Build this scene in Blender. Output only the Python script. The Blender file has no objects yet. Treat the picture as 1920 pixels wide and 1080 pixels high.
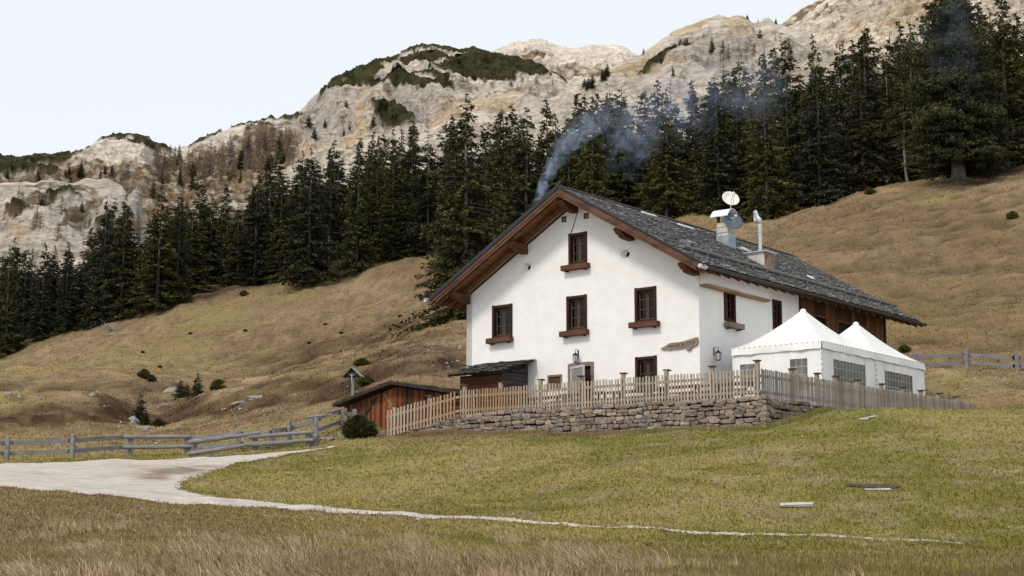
import bpy, bmesh, math, random
import numpy as np
from mathutils import Vector, Matrix
R = math.radians
SC = bpy.context.scene
COL = SC.collection
random.seed(7); rng = np.random.default_rng(7)

# ------------------------------------------------------------------ camera
F, CX, CY, HZ = 3125.0, 960.0, 540.0, 1060.0          # focal length and horizon in photo pixels (1920 wide)
PITCH = math.atan((HZ - CY) / F)
CP, SP = math.cos(PITCH), math.sin(PITCH)
cam_d = bpy.data.cameras.new('camera'); cam = bpy.data.objects.new('camera', cam_d); COL.objects.link(cam)
cam.location = (0, 0, 0); cam.rotation_euler = (R(90) + PITCH, 0, 0)
cam_d.sensor_width = 36; cam_d.lens = F / 1920 * 36; cam_d.clip_start = 0.1; cam_d.clip_end = 6000
SC.camera = cam

# ------------------------------------------------------------------ light
SUN_EL, SUN_AZ = 47.0, 222.0                           # azimuth clockwise from +Y (north)
w = bpy.data.worlds.new('World'); SC.world = w; w.use_nodes = True
nt = w.node_tree; nt.nodes.clear()
out = nt.nodes.new('ShaderNodeOutputWorld'); bg = nt.nodes.new('ShaderNodeBackground')
sky = nt.nodes.new('ShaderNodeTexSky'); sky.sky_type = 'NISHITA'; sky.sun_disc = False
sky.sun_elevation = R(SUN_EL); sky.sun_rotation = R(SUN_AZ); sky.altitude = 1600
sky.air_density = 1.0; sky.dust_density = 3.0; sky.ozone_density = 1.0
veil = nt.nodes.new('ShaderNodeMix'); veil.data_type = 'RGBA'; veil.inputs[0].default_value = 0.78   # thin bright high cloud
veil.inputs[7].default_value = (9.65, 10.05, 10.2, 1)
nt.links.new(sky.outputs[0], veil.inputs[6]); nt.links.new(veil.outputs[2], bg.inputs[0])
bg.inputs[1].default_value = 0.088
nt.links.new(bg.outputs[0], out.inputs[0])
sd = bpy.data.lights.new('sun', 'SUN'); sd.energy = 1.7; sd.angle = R(12); sd.color = (1.0, 0.91, 0.79)
sun = bpy.data.objects.new('sun', sd); COL.objects.link(sun)
az = R(SUN_AZ); el = R(SUN_EL)
sv = Vector((math.sin(az) * math.cos(el), math.cos(az) * math.cos(el), math.sin(el)))
sun.rotation_euler = sv.to_track_quat('Z', 'Y').to_euler(); sun.location = sv * 200
SC.view_settings.view_transform = 'Standard'; SC.view_settings.look = 'None'
SC.view_settings.gamma = 1; SC.view_settings.use_curve_mapping = False
SC.view_settings.exposure = 0.33
SC.cycles.max_bounces = 6; SC.cycles.diffuse_bounces = 3; SC.cycles.transparent_max_bounces = 12
SC.cycles.volume_bounces = 0; SC.cycles.volume_step_rate = 1.0; SC.cycles.use_adaptive_sampling = True

# ------------------------------------------------------------------ measuring helpers
def ray(X, Y):
    a = (np.asarray(X, float) - CX) / F; b = (CY - np.asarray(Y, float)) / F
    a, b = np.broadcast_arrays(a, b)
    return np.stack([a, CP - b * SP, SP + b * CP], -1)
def at(X, Y, D):
    r = ray(X, Y); return r * (np.asarray(D, float) / r[..., 1])[..., None]
def proj(P):
    P = np.asarray(P, float); x, y, z = P[..., 0], P[..., 1], P[..., 2]
    zc = y * CP + z * SP; yc = z * CP - y * SP
    return CX + F * x / zc, CY - F * yc / zc

# ------------------------------------------------------------------ noise
def _h(i, j, s):
    n = (i * 374761393 + j * 668265263 + s * 2147483647 + 974634777) & 0xffffffff
    n = ((n ^ (n >> 13)) * 1274126177) & 0xffffffff
    return ((n ^ (n >> 16)) & 0xffff) / 32767.5 - 1.0
def vn(x, y, s=0):
    x = np.asarray(x, float); y = np.asarray(y, float)
    i = np.floor(x).astype(np.int64); j = np.floor(y).astype(np.int64)
    u = x - i; v = y - j; u = u * u * u * (u * (u * 6 - 15) + 10); v = v * v * v * (v * (v * 6 - 15) + 10)
    a, b, c, d = _h(i, j, s), _h(i + 1, j, s), _h(i, j + 1, s), _h(i + 1, j + 1, s)
    return (a * (1 - u) + b * u) * (1 - v) + (c * (1 - u) + d * u) * v
def fbm(x, y, o=5, s=0, g=.5):
    r = 0; a = 1.0
    for k in range(o):
        r = r + a * vn(x * 2 ** k + 17.3 * k, y * 2 ** k - 9.1 * k, s + k); a *= g
    return r
def ridged(x, y, o=5, s=0, g=.5):
    r = 0; a = 1.0
    for k in range(o):
        r = r + a * (1 - 2 * np.abs(vn(x * 2 ** k + 17.3 * k, y * 2 ** k - 9.1 * k, s + k))); a *= g
    return r
def sstep(a, b, x):
    t = np.clip((x - a) / (b - a), 0, 1); return t * t * (3 - 2 * t)

# ------------------------------------------------------------------ materials
def newmat(name):
    m = bpy.data.materials.new(name); m.use_nodes = True
    t = m.node_tree; b = t.nodes['Principled BSDF']
    return m, t, b
def N(t, kind, **kw):
    n = t.nodes.new('ShaderNode' + kind)
    for k, v in kw.items():
        if k.startswith('i_'): n.inputs[k[2:].replace('_', ' ')].default_value = v
        else: setattr(n, k, v)
    return n
def ramp(t, fac, stops):
    r = N(t, 'ValToRGB'); e = r.color_ramp.elements
    while len(e) < len(stops): e.new(0.5)
    for q, (p, c) in zip(e, stops): q.position = p; q.color = (*c[:3], 1) if not isinstance(c, (int, float)) else (c, c, c, 1)
    t.links.new(fac, r.inputs[0]); return r.outputs[0]
def mul(t, a, b, kind='MULTIPLY', f=1.0):
    m = N(t, 'Mix', data_type='RGBA', blend_type=kind); m.inputs[0].default_value = f
    for s, v in ((6, a), (7, b)):
        if hasattr(v, 'links'): t.links.new(v, m.inputs[s])
        else: m.inputs[s].default_value = (*v, 1)
    return m.outputs[2]
def mat(name, stops, scale=4, detail=6, rough=.85, bump=.3, bscale=None, stretch=(1, 1, 1), attr=None, rand=0, fine=None,
        metal=0, spec=.3, bdist=.02, rnd=.6, trans=0):
    """principled surface: colour from a noise ramp, optional vertex colour, per-object variation and a second grain noise"""
    m, t, b = newmat(name)
    tc = N(t, 'TexCoord'); mp = N(t, 'Mapping'); mp.inputs['Scale'].default_value = stretch
    t.links.new(tc.outputs['Object'], mp.inputs[0])
    n = N(t, 'TexNoise', i_Scale=scale, i_Detail=detail, i_Roughness=rnd); t.links.new(mp.outputs[0], n.inputs['Vector'])
    c = ramp(t, n.outputs[0], stops)
    if fine:
        n2 = N(t, 'TexNoise', i_Scale=fine[0], i_Detail=4.0); t.links.new(mp.outputs[0], n2.inputs['Vector'])
        c = mul(t, c, ramp(t, n2.outputs[0], [(.3, fine[1]), (.7, fine[2])]))
    if attr:
        a = N(t, 'Attribute', attribute_name=attr); c = mul(t, c, a.outputs[0])
    if rand:
        oi = N(t, 'ObjectInfo'); c = mul(t, c, ramp(t, oi.outputs['Random'], [(0, 1 - rand), (1, 1 + rand)]))
    t.links.new(c, b.inputs['Base Color'])
    b.inputs['Roughness'].default_value = rough; b.inputs['Metallic'].default_value = metal
    b.inputs['Specular IOR Level'].default_value = spec
    if bump:
        n3 = N(t, 'TexNoise', i_Scale=bscale or scale * 3, i_Detail=6.0); t.links.new(mp.outputs[0], n3.inputs['Vector'])
        bp = N(t, 'Bump'); bp.inputs['Strength'].default_value = bump; bp.inputs['Distance'].default_value = bdist
        t.links.new(n3.outputs[0], bp.inputs['Height']); t.links.new(bp.outputs[0], b.inputs['Normal'])
    return m
def flat(name, c, rough=.6, metal=0, spec=.4, bump=0, rand=.0):
    return mat(name, [(.35, [v * .86 for v in c]), (.65, [v * 1.1 for v in c])], scale=6, rough=rough, metal=metal, spec=spec, bump=bump, rand=rand)

# ------------------------------------------------------------------ object helpers
def tag(o, label=None, cat=None, group=None, kind=None):
    if label: o['label'] = label
    if cat: o['category'] = cat
    if group: o['group'] = group
    if kind: o['kind'] = kind
    return o
def npmesh(name, V, faces, m=None, col=None, smooth=False, loops=None):
    """mesh from numpy: faces is (n,k) int array, or a list of polygons"""
    me = bpy.data.meshes.new(name); V = np.ascontiguousarray(V, dtype=np.float32)
    if isinstance(faces, list):
        me.from_pydata(V.tolist(), [], faces)
    else:
        n, k = faces.shape
        me.vertices.add(len(V)); me.vertices.foreach_set('co', V.ravel())
        me.loops.add(n * k); me.loops.foreach_set('vertex_index', faces.astype(np.int32).ravel())
        me.polygons.add(n); me.polygons.foreach_set('loop_start', np.arange(0, n * k, k, dtype=np.int32))
        me.polygons.foreach_set('loop_total', np.full(n, k, dtype=np.int32))
        me.update(calc_edges=True)
    if smooth: me.polygons.foreach_set('use_smooth', np.ones(len(me.polygons), dtype=bool))
    if col is not None:
        a = me.attributes.new('Col', 'FLOAT_COLOR', 'POINT')
        c = np.ones((len(V), 4), dtype=np.float32); c[:, :3] = col; a.data.foreach_set('color', c.ravel())
    if m: me.materials.append(m)
    return me
def link(name, me, parent=None, loc=None):
    o = bpy.data.objects.new(name, me); COL.objects.link(o)
    if parent: o.parent = parent
    if loc is not None: o.location = loc
    return o
def empty(name, loc, label=None, cat=None, group=None, rz=0):
    o = bpy.data.objects.new(name, None); COL.objects.link(o); o.location = loc; o.rotation_euler = (0, 0, rz)
    o.empty_display_size = .3
    return tag(o, label, cat, group)
def copy_tree(o, parent=None):
    c = o.copy(); COL.objects.link(c)
    if parent: c.parent = parent
    for ch in list(o.children): copy_tree(ch, c)
    return c

class MB:
    """collects shapes, then links them as one mesh"""
    def __init__(s): s.v = []; s.f = []; s.c = []
    def add(s, V, Fc, col=(1, 1, 1)):
        b = len(s.v); s.v += [tuple(p) for p in V]; s.f += [tuple(b + i for i in f) for f in Fc]; s.c += [col] * len(V); return s
    def box(s, lo, hi, M=None, col=(1, 1, 1), bev=0.0, jit=0.0):
        x0, y0, z0 = lo; x1, y1, z1 = hi
        if bev:
            b = bev; V = []; 
            for z, e in ((z0, b), (z0 + b, 0), (z1 - b, 0), (z1, b)):
                V += [(x0 + e, y0 + e, z), (x1 - e, y0 + e, z), (x1 - e, y1 - e, z), (x0 + e, y1 - e, z)]
            Fc = [(3, 2, 1, 0), (12, 13, 14, 15)]
            for k in range(3):
                for i in range(4): Fc.append((4 * k + i, 4 * k + (i + 1) % 4, 4 * k + 4 + (i + 1) % 4, 4 * k + 4 + i))
        else:
            V = [(x0, y0, z0), (x1, y0, z0), (x1, y1, z0), (x0, y1, z0), (x0, y0, z1), (x1, y0, z1), (x1, y1, z1), (x0, y1, z1)]
            Fc = [(3, 2, 1, 0), (4, 5, 6, 7), (0, 1, 5, 4), (1, 2, 6, 5), (2, 3, 7, 6), (3, 0, 4, 7)]
        if jit: V = [tuple(q + random.uniform(-jit, jit) for q in p) for p in V]
        if M is not None: V = [tuple(M @ Vector(p)) for p in V]
        s.add(V, Fc, col); return s
    def tube(s, P, r, n=8, col=(1, 1, 1), caps=True):
        P = [Vector(p) for p in P]; r = r if hasattr(r, '__len__') else [r] * len(P); V = []; Fc = []
        for i, p in enumerate(P):
            d = (P[min(i + 1, len(P) - 1)] - P[max(i - 1, 0)]).normalized()
            a = d.orthogonal().normalized() if i == 0 else (a - d * a.dot(d)).normalized()
            b = d.cross(a)
            for k in range(n):
                t = 2 * math.pi * k / n; V.append(p + (a * math.cos(t) + b * math.sin(t)) * r[i])
        for i in range(len(P) - 1):
            for k in range(n): Fc.append((i * n + k, i * n + (k + 1) % n, (i + 1) * n + (k + 1) % n, (i + 1) * n + k))
        if caps: Fc.append(tuple(range(n - 1, -1, -1))); Fc.append(tuple((len(P) - 1) * n + k for k in range(n)))
        s.add(V, Fc, col); return s
    def prism(s, poly, z0, z1, M=None, col=(1, 1, 1)):
        """extrude a 2D polygon (x,y) between z0 and z1"""
        n = len(poly); V = [(x, y, z0) for x, y in poly] + [(x, y, z1) for x, y in poly]
        Fc = [tuple(range(n - 1, -1, -1)), tuple(range(n, 2 * n))] + [(i, (i + 1) % n, n + (i + 1) % n, n + i) for i in range(n)]
        if M is not None: V = [tuple(M @ Vector(p)) for p in V]
        s.add(V, Fc, col); return s
    def lathe(s, prof, n=16, M=None, col=(1, 1, 1)):
        V = [(r * math.cos(2 * math.pi * k / n), r * math.sin(2 * math.pi * k / n), z) for r, z in prof for k in range(n)]
        Fc = [(i * n + k, i * n + (k + 1) % n, (i + 1) * n + (k + 1) % n, (i + 1) * n + k) for i in range(len(prof) - 1) for k in range(n)]
        if M is not None: V = [tuple(M @ Vector(p)) for p in V]
        s.add(V, Fc, col); return s
    def build(s, name, m, parent=None, loc=None, smooth=False, col=False):
        me = npmesh(name, np.array(s.v, dtype=np.float32), s.f, m, np.array(s.c) if col else None, smooth)
        bm = bmesh.new(); bm.from_mesh(me); bmesh.ops.recalc_face_normals(bm, faces=bm.faces); bm.to_mesh(me); bm.free()
        return link(name, me, parent, loc)

# ------------------------------------------------------------------ farmhouse frame (u along the gable to the left, v along the eaves, z up)
HC = np.array([7.03710973, 62.0]); UU = np.array([-.78795, .61574]); VV = np.array([.61580, .78790])
FLOOR = 5.45
def W(u, v, z=0.0): return Vector((HC[0] + u * UU[0] + v * VV[0], HC[1] + u * UU[1] + v * VV[1], z))
MH = Matrix(((UU[0], VV[0], 0, HC[0]), (UU[1], VV[1], 0, HC[1]), (0, 0, 1, 0), (0, 0, 0, 1)))   # (u,v,z) -> world
def uv_of(x, y):
    dx = np.asarray(x) - HC[0]; dy = np.asarray(y) - HC[1]; return dx * UU[0] + dy * UU[1], dx * VV[0] + dy * VV[1]

# ------------------------------------------------------------------ ground: a height field through surveyed points (photo X, photo Y, metres away)
PTS = [
 # foreground bank
 (-300,1500,3),(960,2400,3),(2200,1500,3),(-500,1330,6),(400,1330,6),(960,1330,6),(1500,1330,6),(2400,1330,6),
 (-400,1160,11),(500,1150,11),(960,1150,11),(1500,1150,11),(2300,1150,11),
 (-300,1082,16),(200,1082,16),(600,1078,16),(960,1082,16),(1300,1082,16),(1700,1085,16),(2200,1085,16),
 (-200,1030,23),(200,1030,23),(600,1030,23),(960,1040,23),(1400,1050,23),(1900,1060,23),
 (-200,965,33),(0,965,33),(350,980,32),(700,1000,30),(1000,1022,28),(1300,1036,27),(1600,1044,27),(1900,1050,27),(2200,1050,27),
 # path (near edge)
 (-200,912,42),(0,914,42),(200,932,42),(340,946,42),(500,955,41),(700,968,39),(1000,988,36),(1300,1002,34),(1500,1009,33),(1800,1020,32),(2100,1025,32),
 # path (far edge) and lawn
 (-200,872,56),(0,872,56),(200,868,56),(400,862,56),(560,845,57.5),(640,836,59),
 (450,905,49),(600,885,51),(800,940,42),(800,890,49),(1000,940,41),(1000,890,47),(1200,930,40),(1200,870,47),(1400,950,38),(1400,880,45),(1600,940,38),(1600,860,46),(1800,920,39),(1800,850,46),(2000,880,42),(2100,800,52),
 (720,818,62.6),(790,815,61.8),(860,813,61.0),(1000,813,59.4),(1150,811,57.6),(1300,809,55.7),(1400,808,54.4),(1440,803,54.2),(1500,790,56),(1560,772,57.6),(1650,771,59),(1750,774,60),(1835,776,60.5),(1920,764,61),(2050,745,64),(2300,720,70),
 # terrace level behind the wall
 (1000,806,63.5),(1200,808,62),(1400,812,60),(1600,800,64),(1750,806,65),(1850,806,67),(1100,812,68),(1300,806,70),(1500,806,72),(800,800,66),(700,803,66),(640,806,66),
 # rail fence flat, left
 (-300,850,62),(0,866,62),(140,862,62),(240,857,63),(350,848,64),(480,840,64),(590,834,63),
 (-300,830,72),(0,822,72),(200,818,74),(450,800,76),(560,790,76),(650,775,76),
 # mounds and gully on the left
 (-300,800,86),(-300,748,91),(0,798,86),(0,752,91),(100,800,86),(100,750,91),(190,802,86),(190,755,91),(240,808,86),(245,785,92),(285,808,87),(280,790,95),(305,765,104),(325,745,112),(350,728,122),
 (-300,749,98),(0,751,98),(100,750,98),(190,753,98),(0,747,105),(100,746,105),(190,749,105),(530,716,98),(620,694,98),(710,669,98),(790,645,98),(870,627,101),
 (-300,742,112),(0,744,112),(100,742,112),(190,745,111),(250,750,108),(-300,694,121),(0,702,121),(100,699,121),(200,699,121),(245,708,119),(285,735,114),
 (-200,724,140),(0,722,140),(150,720,140),(260,724,140),(330,726,140),
 (400,716,150),(480,700,152),
 (350,792,88),(400,780,88),(400,752,94),(370,748,103),(440,765,88),(460,735,95),(430,728,108),(520,765,84),(530,722,93),(530,702,107),(620,755,82),(620,702,92),(620,680,106),(700,725,82),(700,680,92),(710,655,106),(780,700,82),(780,655,92),(790,630,107),(870,690,84),(870,640,94),(880,605,110),
 (430,738,130),(530,712,130),(620,690,130),(710,664,130),(790,640,130),(870,612,130),(600,776,79),
 # main slope to the forest edge, left
 (-300,700,225),(-100,690,220),(0,672,215),(100,630,215),(150,622,213),(250,588,212),(300,575,212),(370,560,214),(450,545,216),(520,535,216),(640,510,216),(720,488,214),(780,478,214),
 (0,695,180),(150,670,180),(300,655,180),(450,630,180),(600,605,180),(700,580,180),(780,560,180),(860,550,180),
 (900,540,165),(1000,520,170),(1150,480,170),(1300,400,168),(1380,418,160),
 # right hill
 (1500,700,84),(1750,700,84),(1900,695,84),(2100,690,84),(1700,652,95),(1900,640,96),(2100,630,96),(1750,560,108),(1900,540,108),(1600,470,122),(1750,440,125),(1900,420,125),(2100,400,125),
 (1440,420,146),(1500,402,146),(1560,382,146),(1620,362,146),(1700,345,146),(1800,335,144),(1920,308,146),(2050,285,148),(2300,255,150),
 (1440,440,180),(1600,405,180),(1800,370,180),(2000,345,180),(2300,320,180),
 (1300,640,86),(1100,650,92),(1300,520,120),(1100,560,120),(950,620,115),(1450,560,110),
 # under the forest and up to the feet of the mountains
 (-300,640,300),(0,600,300),(300,520,300),(600,440,300),(900,430,300),(1100,420,300),(1300,380,280),(1500,340,280),(1700,310,280),(1950,290,280),(2300,280,280),
 (-300,560,420),(0,530,420),(300,450,420),(600,360,420),(900,330,420),(1200,300,420),(1500,250,420),(1900,220,420),(2300,220,420)]
P_ = np.array(PTS, float); P3 = at(P_[:, 0], P_[:, 1], P_[:, 2])
TA = P3[:, 0] / P3[:, 1] * 8.0; TL = np.log(P3[:, 1]) * 2.6; TS = P3[:, 2] / P3[:, 1]
def _tps(d2): return np.where(d2 > 1e-12, .5 * d2 * np.log(np.maximum(d2, 1e-12)), 0)
n_ = len(TA); K = _tps((TA[:, None] - TA) ** 2 + (TL[:, None] - TL) ** 2) + np.eye(n_) * 3e-4
Q = np.stack([np.ones(n_), TA, TL], 1); A_ = np.block([[K, Q], [Q.T, np.zeros((3, 3))]])
TW = np.linalg.solve(A_, np.concatenate([TS, np.zeros(3)]))
def smooth_h(a, y):
    p = a * 8.0; q = np.log(y) * 2.6; r = TW[n_] + TW[n_ + 1] * p + TW[n_ + 2] * q
    for i in range(n_): r = r + TW[i] * _tps((p - TA[i]) ** 2 + (q - TL[i]) ** 2)
    return r * y
GA = np.linspace(-.6, .6, 620); GL = np.linspace(math.log(2.2), math.log(430), 640)
A2, L2 = np.meshgrid(GA, GL); Y2 = np.exp(L2); X2 = A2 * Y2
ca, cl = np.meshgrid(np.linspace(-.6, .6, 156), np.linspace(GL[0], GL[-1], 320))   # coarse solve, then refine
zc = smooth_h(ca, np.exp(cl)) / np.exp(cl)
def _bil(G, a, l):
    fa = np.clip((a + .6) / 1.2 * (G.shape[1] - 1), 0, G.shape[1] - 1.001); fl = np.clip((l - GL[0]) / (GL[-1] - GL[0]) * (G.shape[0] - 1), 0, G.shape[0] - 1.001)
    i = fa.astype(int); j = fl.astype(int); u = fa - i; v = fl - j
    return (G[j, i] * (1 - u) + G[j, i + 1] * u) * (1 - v) + (G[j + 1, i] * (1 - u) + G[j + 1, i + 1] * u) * v
Z2 = _bil(zc, A2, L2) * Y2
# terrace / house platform
u_, v_ = uv_of(X2, Y2)
def inpoly(x, y, poly):
    c = np.zeros(np.shape(x), bool); n = len(poly)
    for i in range(n):
        x0, y0 = poly[i]; x1, y1 = poly[i - 1]
        c ^= ((y0 > y) != (y1 > y)) & (x < (x1 - x0) * (y - y0) / (y1 - y0 + 1e-12) + x0)
    return c
# front picket line (world): corner post, left end of the terrace wall, foot of the fence, far right end
FC = at(1424, 748, 54.6); FL = at(861, 784, 61.6); FE = at(722, 815, 63.4); FR = at(1834, 806, 66.5)
FCW = [FC[:2], FL[:2], W(12.3, -1.5)[:2], W(13.0, 17)[:2], W(-4, 19)[:2], FR[:2]]
TERR = [tuple(p) for p in FCW]
hill = sstep(62, 90, Y2)
bx, by = proj(np.stack([X2, Y2, Z2], -1))
rough_ = hill * ((.24 + .34 * sstep(125, 160, Y2) * sstep(.1, .0, A2)) * fbm(X2 / 8, Y2 / 9, 4, 3) + .20 * fbm(X2 / 2.2, Y2 / 2.2, 3, 9)) + (1 - hill) * sstep(4, 30, Y2) * (.09 * fbm(X2 / 4, Y2 / 4, 3, 5) + .03 * fbm(X2 / .9, Y2 / .9, 2, 6))
# cattle terraces: small steps along the contour
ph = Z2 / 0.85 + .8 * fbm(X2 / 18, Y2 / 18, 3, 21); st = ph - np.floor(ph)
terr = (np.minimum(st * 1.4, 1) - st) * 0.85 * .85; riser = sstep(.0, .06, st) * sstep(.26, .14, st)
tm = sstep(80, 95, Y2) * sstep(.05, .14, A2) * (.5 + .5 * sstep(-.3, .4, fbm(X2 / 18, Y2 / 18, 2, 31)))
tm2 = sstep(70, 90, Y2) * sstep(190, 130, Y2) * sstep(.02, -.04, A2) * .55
Z2 = Z2 + rough_ + terr * (tm + tm2)
foot = (u_ > -9) & (u_ < 14) & (v_ > -10) & (v_ < 19)
dd = np.minimum(np.minimum(u_ + 8, 12.8 - u_), np.minimum(v_ + 9, 18.3 - v_))
cut = sstep(-1.5, 1.0, dd)
Z2 = np.where(dd > -1.5, Z2 * (1 - cut) + np.minimum(Z2, FLOOR - .25) * cut, Z2)
ZG = Z2 / Y2
def ground(x, y):
    x = np.asarray(x, float); y = np.maximum(np.asarray(y, float), 2.3)
    return _bil(Z2, x / y, np.log(y))
def gp(X, Y, D):                                      # ground point under the photo ray at distance D
    p = at(X, Y, D); return Vector((p[0], p[1], float(ground(p[0], p[1]))))
def hit(X, Y, d0=8., d1=400.):                        # first ground point along a photo ray
    d = np.exp(np.linspace(math.log(d0), math.log(d1), 1500)); p = at(np.full_like(d, X), np.full_like(d, Y), d)
    g = ground(p[:, 0], p[:, 1]); k = np.nonzero(g >= p[:, 2])[0]
    i = k[0] if len(k) else len(d) - 1
    return Vector((p[i, 0], p[i, 1], g[i]))
# ------------------------------------------------------------------ ground colours (what grows where, with bank and step shade put in)
PATHPX = [(-260,868),(0,870),(120,867),(250,862),(400,858),(480,853),(560,845),(620,836),(640,834),(600,846),(520,858),(450,870),(400,884),(360,900),(340,914),(365,925),(420,934),(520,944),(650,955),(850,968),(1050,981),(1250,992),(1450,1001),(1620,1008),(1800,1018),(1800,1022),(1600,1012),(1450,1006),(1250,997),(1050,987),(850,975),(650,964),(520,956),(430,950),(380,947),(340,949),(300,944),(200,930),(100,922),(0,915),(-260,905)]
pw = []
for X, Y in PATHPX:
    d = np.linspace(26, 70, 900); p = at(np.full_like(d, X), np.full_like(d, Y), d); g = ground(p[:, 0], p[:, 1])
    i = np.argmax(g >= p[:, 2]) if (g >= p[:, 2]).any() else 600
    pw.append((p[i, 0], p[i, 1]))
def gcol(x, y, z=None):
    """albedo of the turf at world x, y"""
    if z is None: z = ground(x, y)
    X, Y = proj(np.stack([x, y, z], -1))
    n1 = fbm(x / 5, y / 5, 4, 40) * .5 + .5; n2 = fbm(x / 1.1, y / 1.1, 3, 50) * .5 + .5; n3 = fbm(x / 16, y / 16, 3, 60) * .5 + .5
    green = np.array([.172, .160, .044]); olive = np.array([.250, .208, .078]); straw = np.array([.30, .235, .140]); brown = np.array([.070, .046, .026]); tan = np.array([.236, .163, .096]); dk = np.array([.105, .075, .045]); rd = np.array([.170, .117, .068])
    def mixc(a, b, t): t = np.clip(t, 0, 1)[..., None]; return a * (1 - t) + b * t
    lawn = mixc(np.broadcast_to(green, x.shape + (3,)), olive, sstep(.3, .62, n1)); lawn = mixc(lawn, straw * .85, sstep(.5, .8, n2) * .55); lawn = mixc(lawn, rd * 1.1, sstep(.5, .72, n3) * .75)
    fore = mixc(lawn, straw, sstep(24, 15, y) * .6 * sstep(.2, .6, n1)); fore = mixc(fore, rd, sstep(28, 14, y) * sstep(.5, .7, n2) * .5)
    hl = mixc(np.broadcast_to(tan, x.shape + (3,)), straw, sstep(.35, .75, n1) * .45); hl = mixc(hl, dk, sstep(.48, .78, n2) * .55); hl = mixc(hl, rd, sstep(.45, .7, n3) * .45)
    hl = mixc(hl, olive * 1.05, sstep(.55, .8, fbm(x / 9, y / 9, 3, 77) * .5 + .5) * .4)
    # brown soil and growth on bank and gully sides, darkened for shade too
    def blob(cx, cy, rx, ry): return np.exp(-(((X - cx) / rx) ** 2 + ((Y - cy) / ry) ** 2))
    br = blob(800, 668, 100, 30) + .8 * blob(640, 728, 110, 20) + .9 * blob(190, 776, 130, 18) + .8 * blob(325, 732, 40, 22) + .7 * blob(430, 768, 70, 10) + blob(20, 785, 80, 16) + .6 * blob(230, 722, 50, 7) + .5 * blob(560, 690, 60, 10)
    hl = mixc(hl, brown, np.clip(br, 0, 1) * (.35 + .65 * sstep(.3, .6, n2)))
    rb = blob(1700, 600, 260, 70) ; hl = mixc(hl, np.array([.20, .145, .06]), rb * .6)
    t = sstep(61, 74, y + 3 * (n1 - .5)); t = np.where(X > 1500, sstep(58.5, 64, y), t)
    c = mixc(fore, hl, t)
    c = mixc(c, lawn * np.array([1.0, 1.05, .9]), blob(1800, 720, 60, 25) * .7)
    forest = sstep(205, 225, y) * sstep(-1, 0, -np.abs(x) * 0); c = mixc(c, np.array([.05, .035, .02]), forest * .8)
    return c * (1 + .10 * (n2[..., None] - .5))
C2 = gcol(X2, Y2, Z2); C2 = C2 * (1 - .36 * (riser * np.clip(tm + tm2, 0, 1) * sstep(-.5, .3, fbm(X2 / 3, Y2 / 3, 3, 88)))[..., None])  # risers darkened in the colour: bare soil plus the shade of each step
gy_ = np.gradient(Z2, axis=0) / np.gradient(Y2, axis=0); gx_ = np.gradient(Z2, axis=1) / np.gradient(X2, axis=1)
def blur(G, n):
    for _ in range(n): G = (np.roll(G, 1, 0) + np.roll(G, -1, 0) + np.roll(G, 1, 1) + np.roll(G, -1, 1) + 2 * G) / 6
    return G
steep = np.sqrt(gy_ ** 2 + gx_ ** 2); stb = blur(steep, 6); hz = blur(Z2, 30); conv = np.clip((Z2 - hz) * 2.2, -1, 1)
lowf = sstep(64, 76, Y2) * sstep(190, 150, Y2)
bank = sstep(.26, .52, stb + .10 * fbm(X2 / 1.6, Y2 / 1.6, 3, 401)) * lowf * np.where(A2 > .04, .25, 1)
C2 = C2 * (1 - .70 * bank[..., None] * np.array([.85, .95, 1.0])) * (1 + .30 * (sstep(0, .6, conv) * lowf)[..., None]) * (1 - .25 * (sstep(0, .6, -conv) * lowf)[..., None])  # slope shade put into the colour over brown banks; crests lightened, hollows darkened
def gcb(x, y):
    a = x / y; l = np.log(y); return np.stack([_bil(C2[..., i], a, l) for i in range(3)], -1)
nr, nc = X2.shape
idx = np.arange(nr * nc).reshape(nr, nc)
quads = np.stack([idx[:-1, :-1], idx[:-1, 1:], idx[1:, 1:], idx[1:, :-1]], -1).reshape(-1, 4)
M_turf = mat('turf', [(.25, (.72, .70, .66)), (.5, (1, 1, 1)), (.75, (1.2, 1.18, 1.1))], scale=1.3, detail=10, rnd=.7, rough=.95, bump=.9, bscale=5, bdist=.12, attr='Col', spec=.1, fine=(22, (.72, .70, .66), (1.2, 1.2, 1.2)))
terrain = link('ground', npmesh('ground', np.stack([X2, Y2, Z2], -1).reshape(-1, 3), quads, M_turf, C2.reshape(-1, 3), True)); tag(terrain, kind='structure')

# ------------------------------------------------------------------ gravel path laid on the turf
def sheet(name, poly, m, dz, step, kind='structure', colf=None, zoff=None):
    xs = [p[0] for p in poly]; ys = [p[1] for p in poly]
    gx = np.arange(min(xs), max(xs) + step, step); gy = np.arange(min(ys), max(ys) + step, step)
    gX, gY = np.meshgrid(gx, gy); wob = .14
    ins = inpoly(gX + wob * fbm(gX / .5, gY / .5, 3, 90), gY + wob * fbm(gX / .5, gY / .5, 3, 95), poly)
    n = ins.shape; id_ = np.arange(gX.size).reshape(n)
    ok = (ins[:-1, :-1] & ins[:-1, 1:] & ins[1:, 1:] & ins[1:, :-1])
    q = np.stack([id_[:-1, :-1], id_[:-1, 1:], id_[1:, 1:], id_[1:, :-1]], -1)[ok]
    use = np.unique(q); re = np.zeros(gX.size, int); re[use] = np.arange(len(use))
    x = gX.ravel()[use]; y = gY.ravel()[use]; z = ground(x, y) + dz
    c = None if colf is None else colf(x, y, z)
    o = link(name, npmesh(name, np.stack([x, y, z], 1), re[q], m, c, True)); tag(o, kind=kind); return o
M_path = mat('pale_gravel', [(.3, (.35, .31, .275)), (.55, (.51, .465, .42)), (.75, (.62, .58, .53))], scale=1.2, detail=10, rnd=.75, bump=.6, bscale=9, bdist=.05, attr='Col', fine=(30, (.8, .79, .77), (1.12, 1.12, 1.12)))
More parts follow.
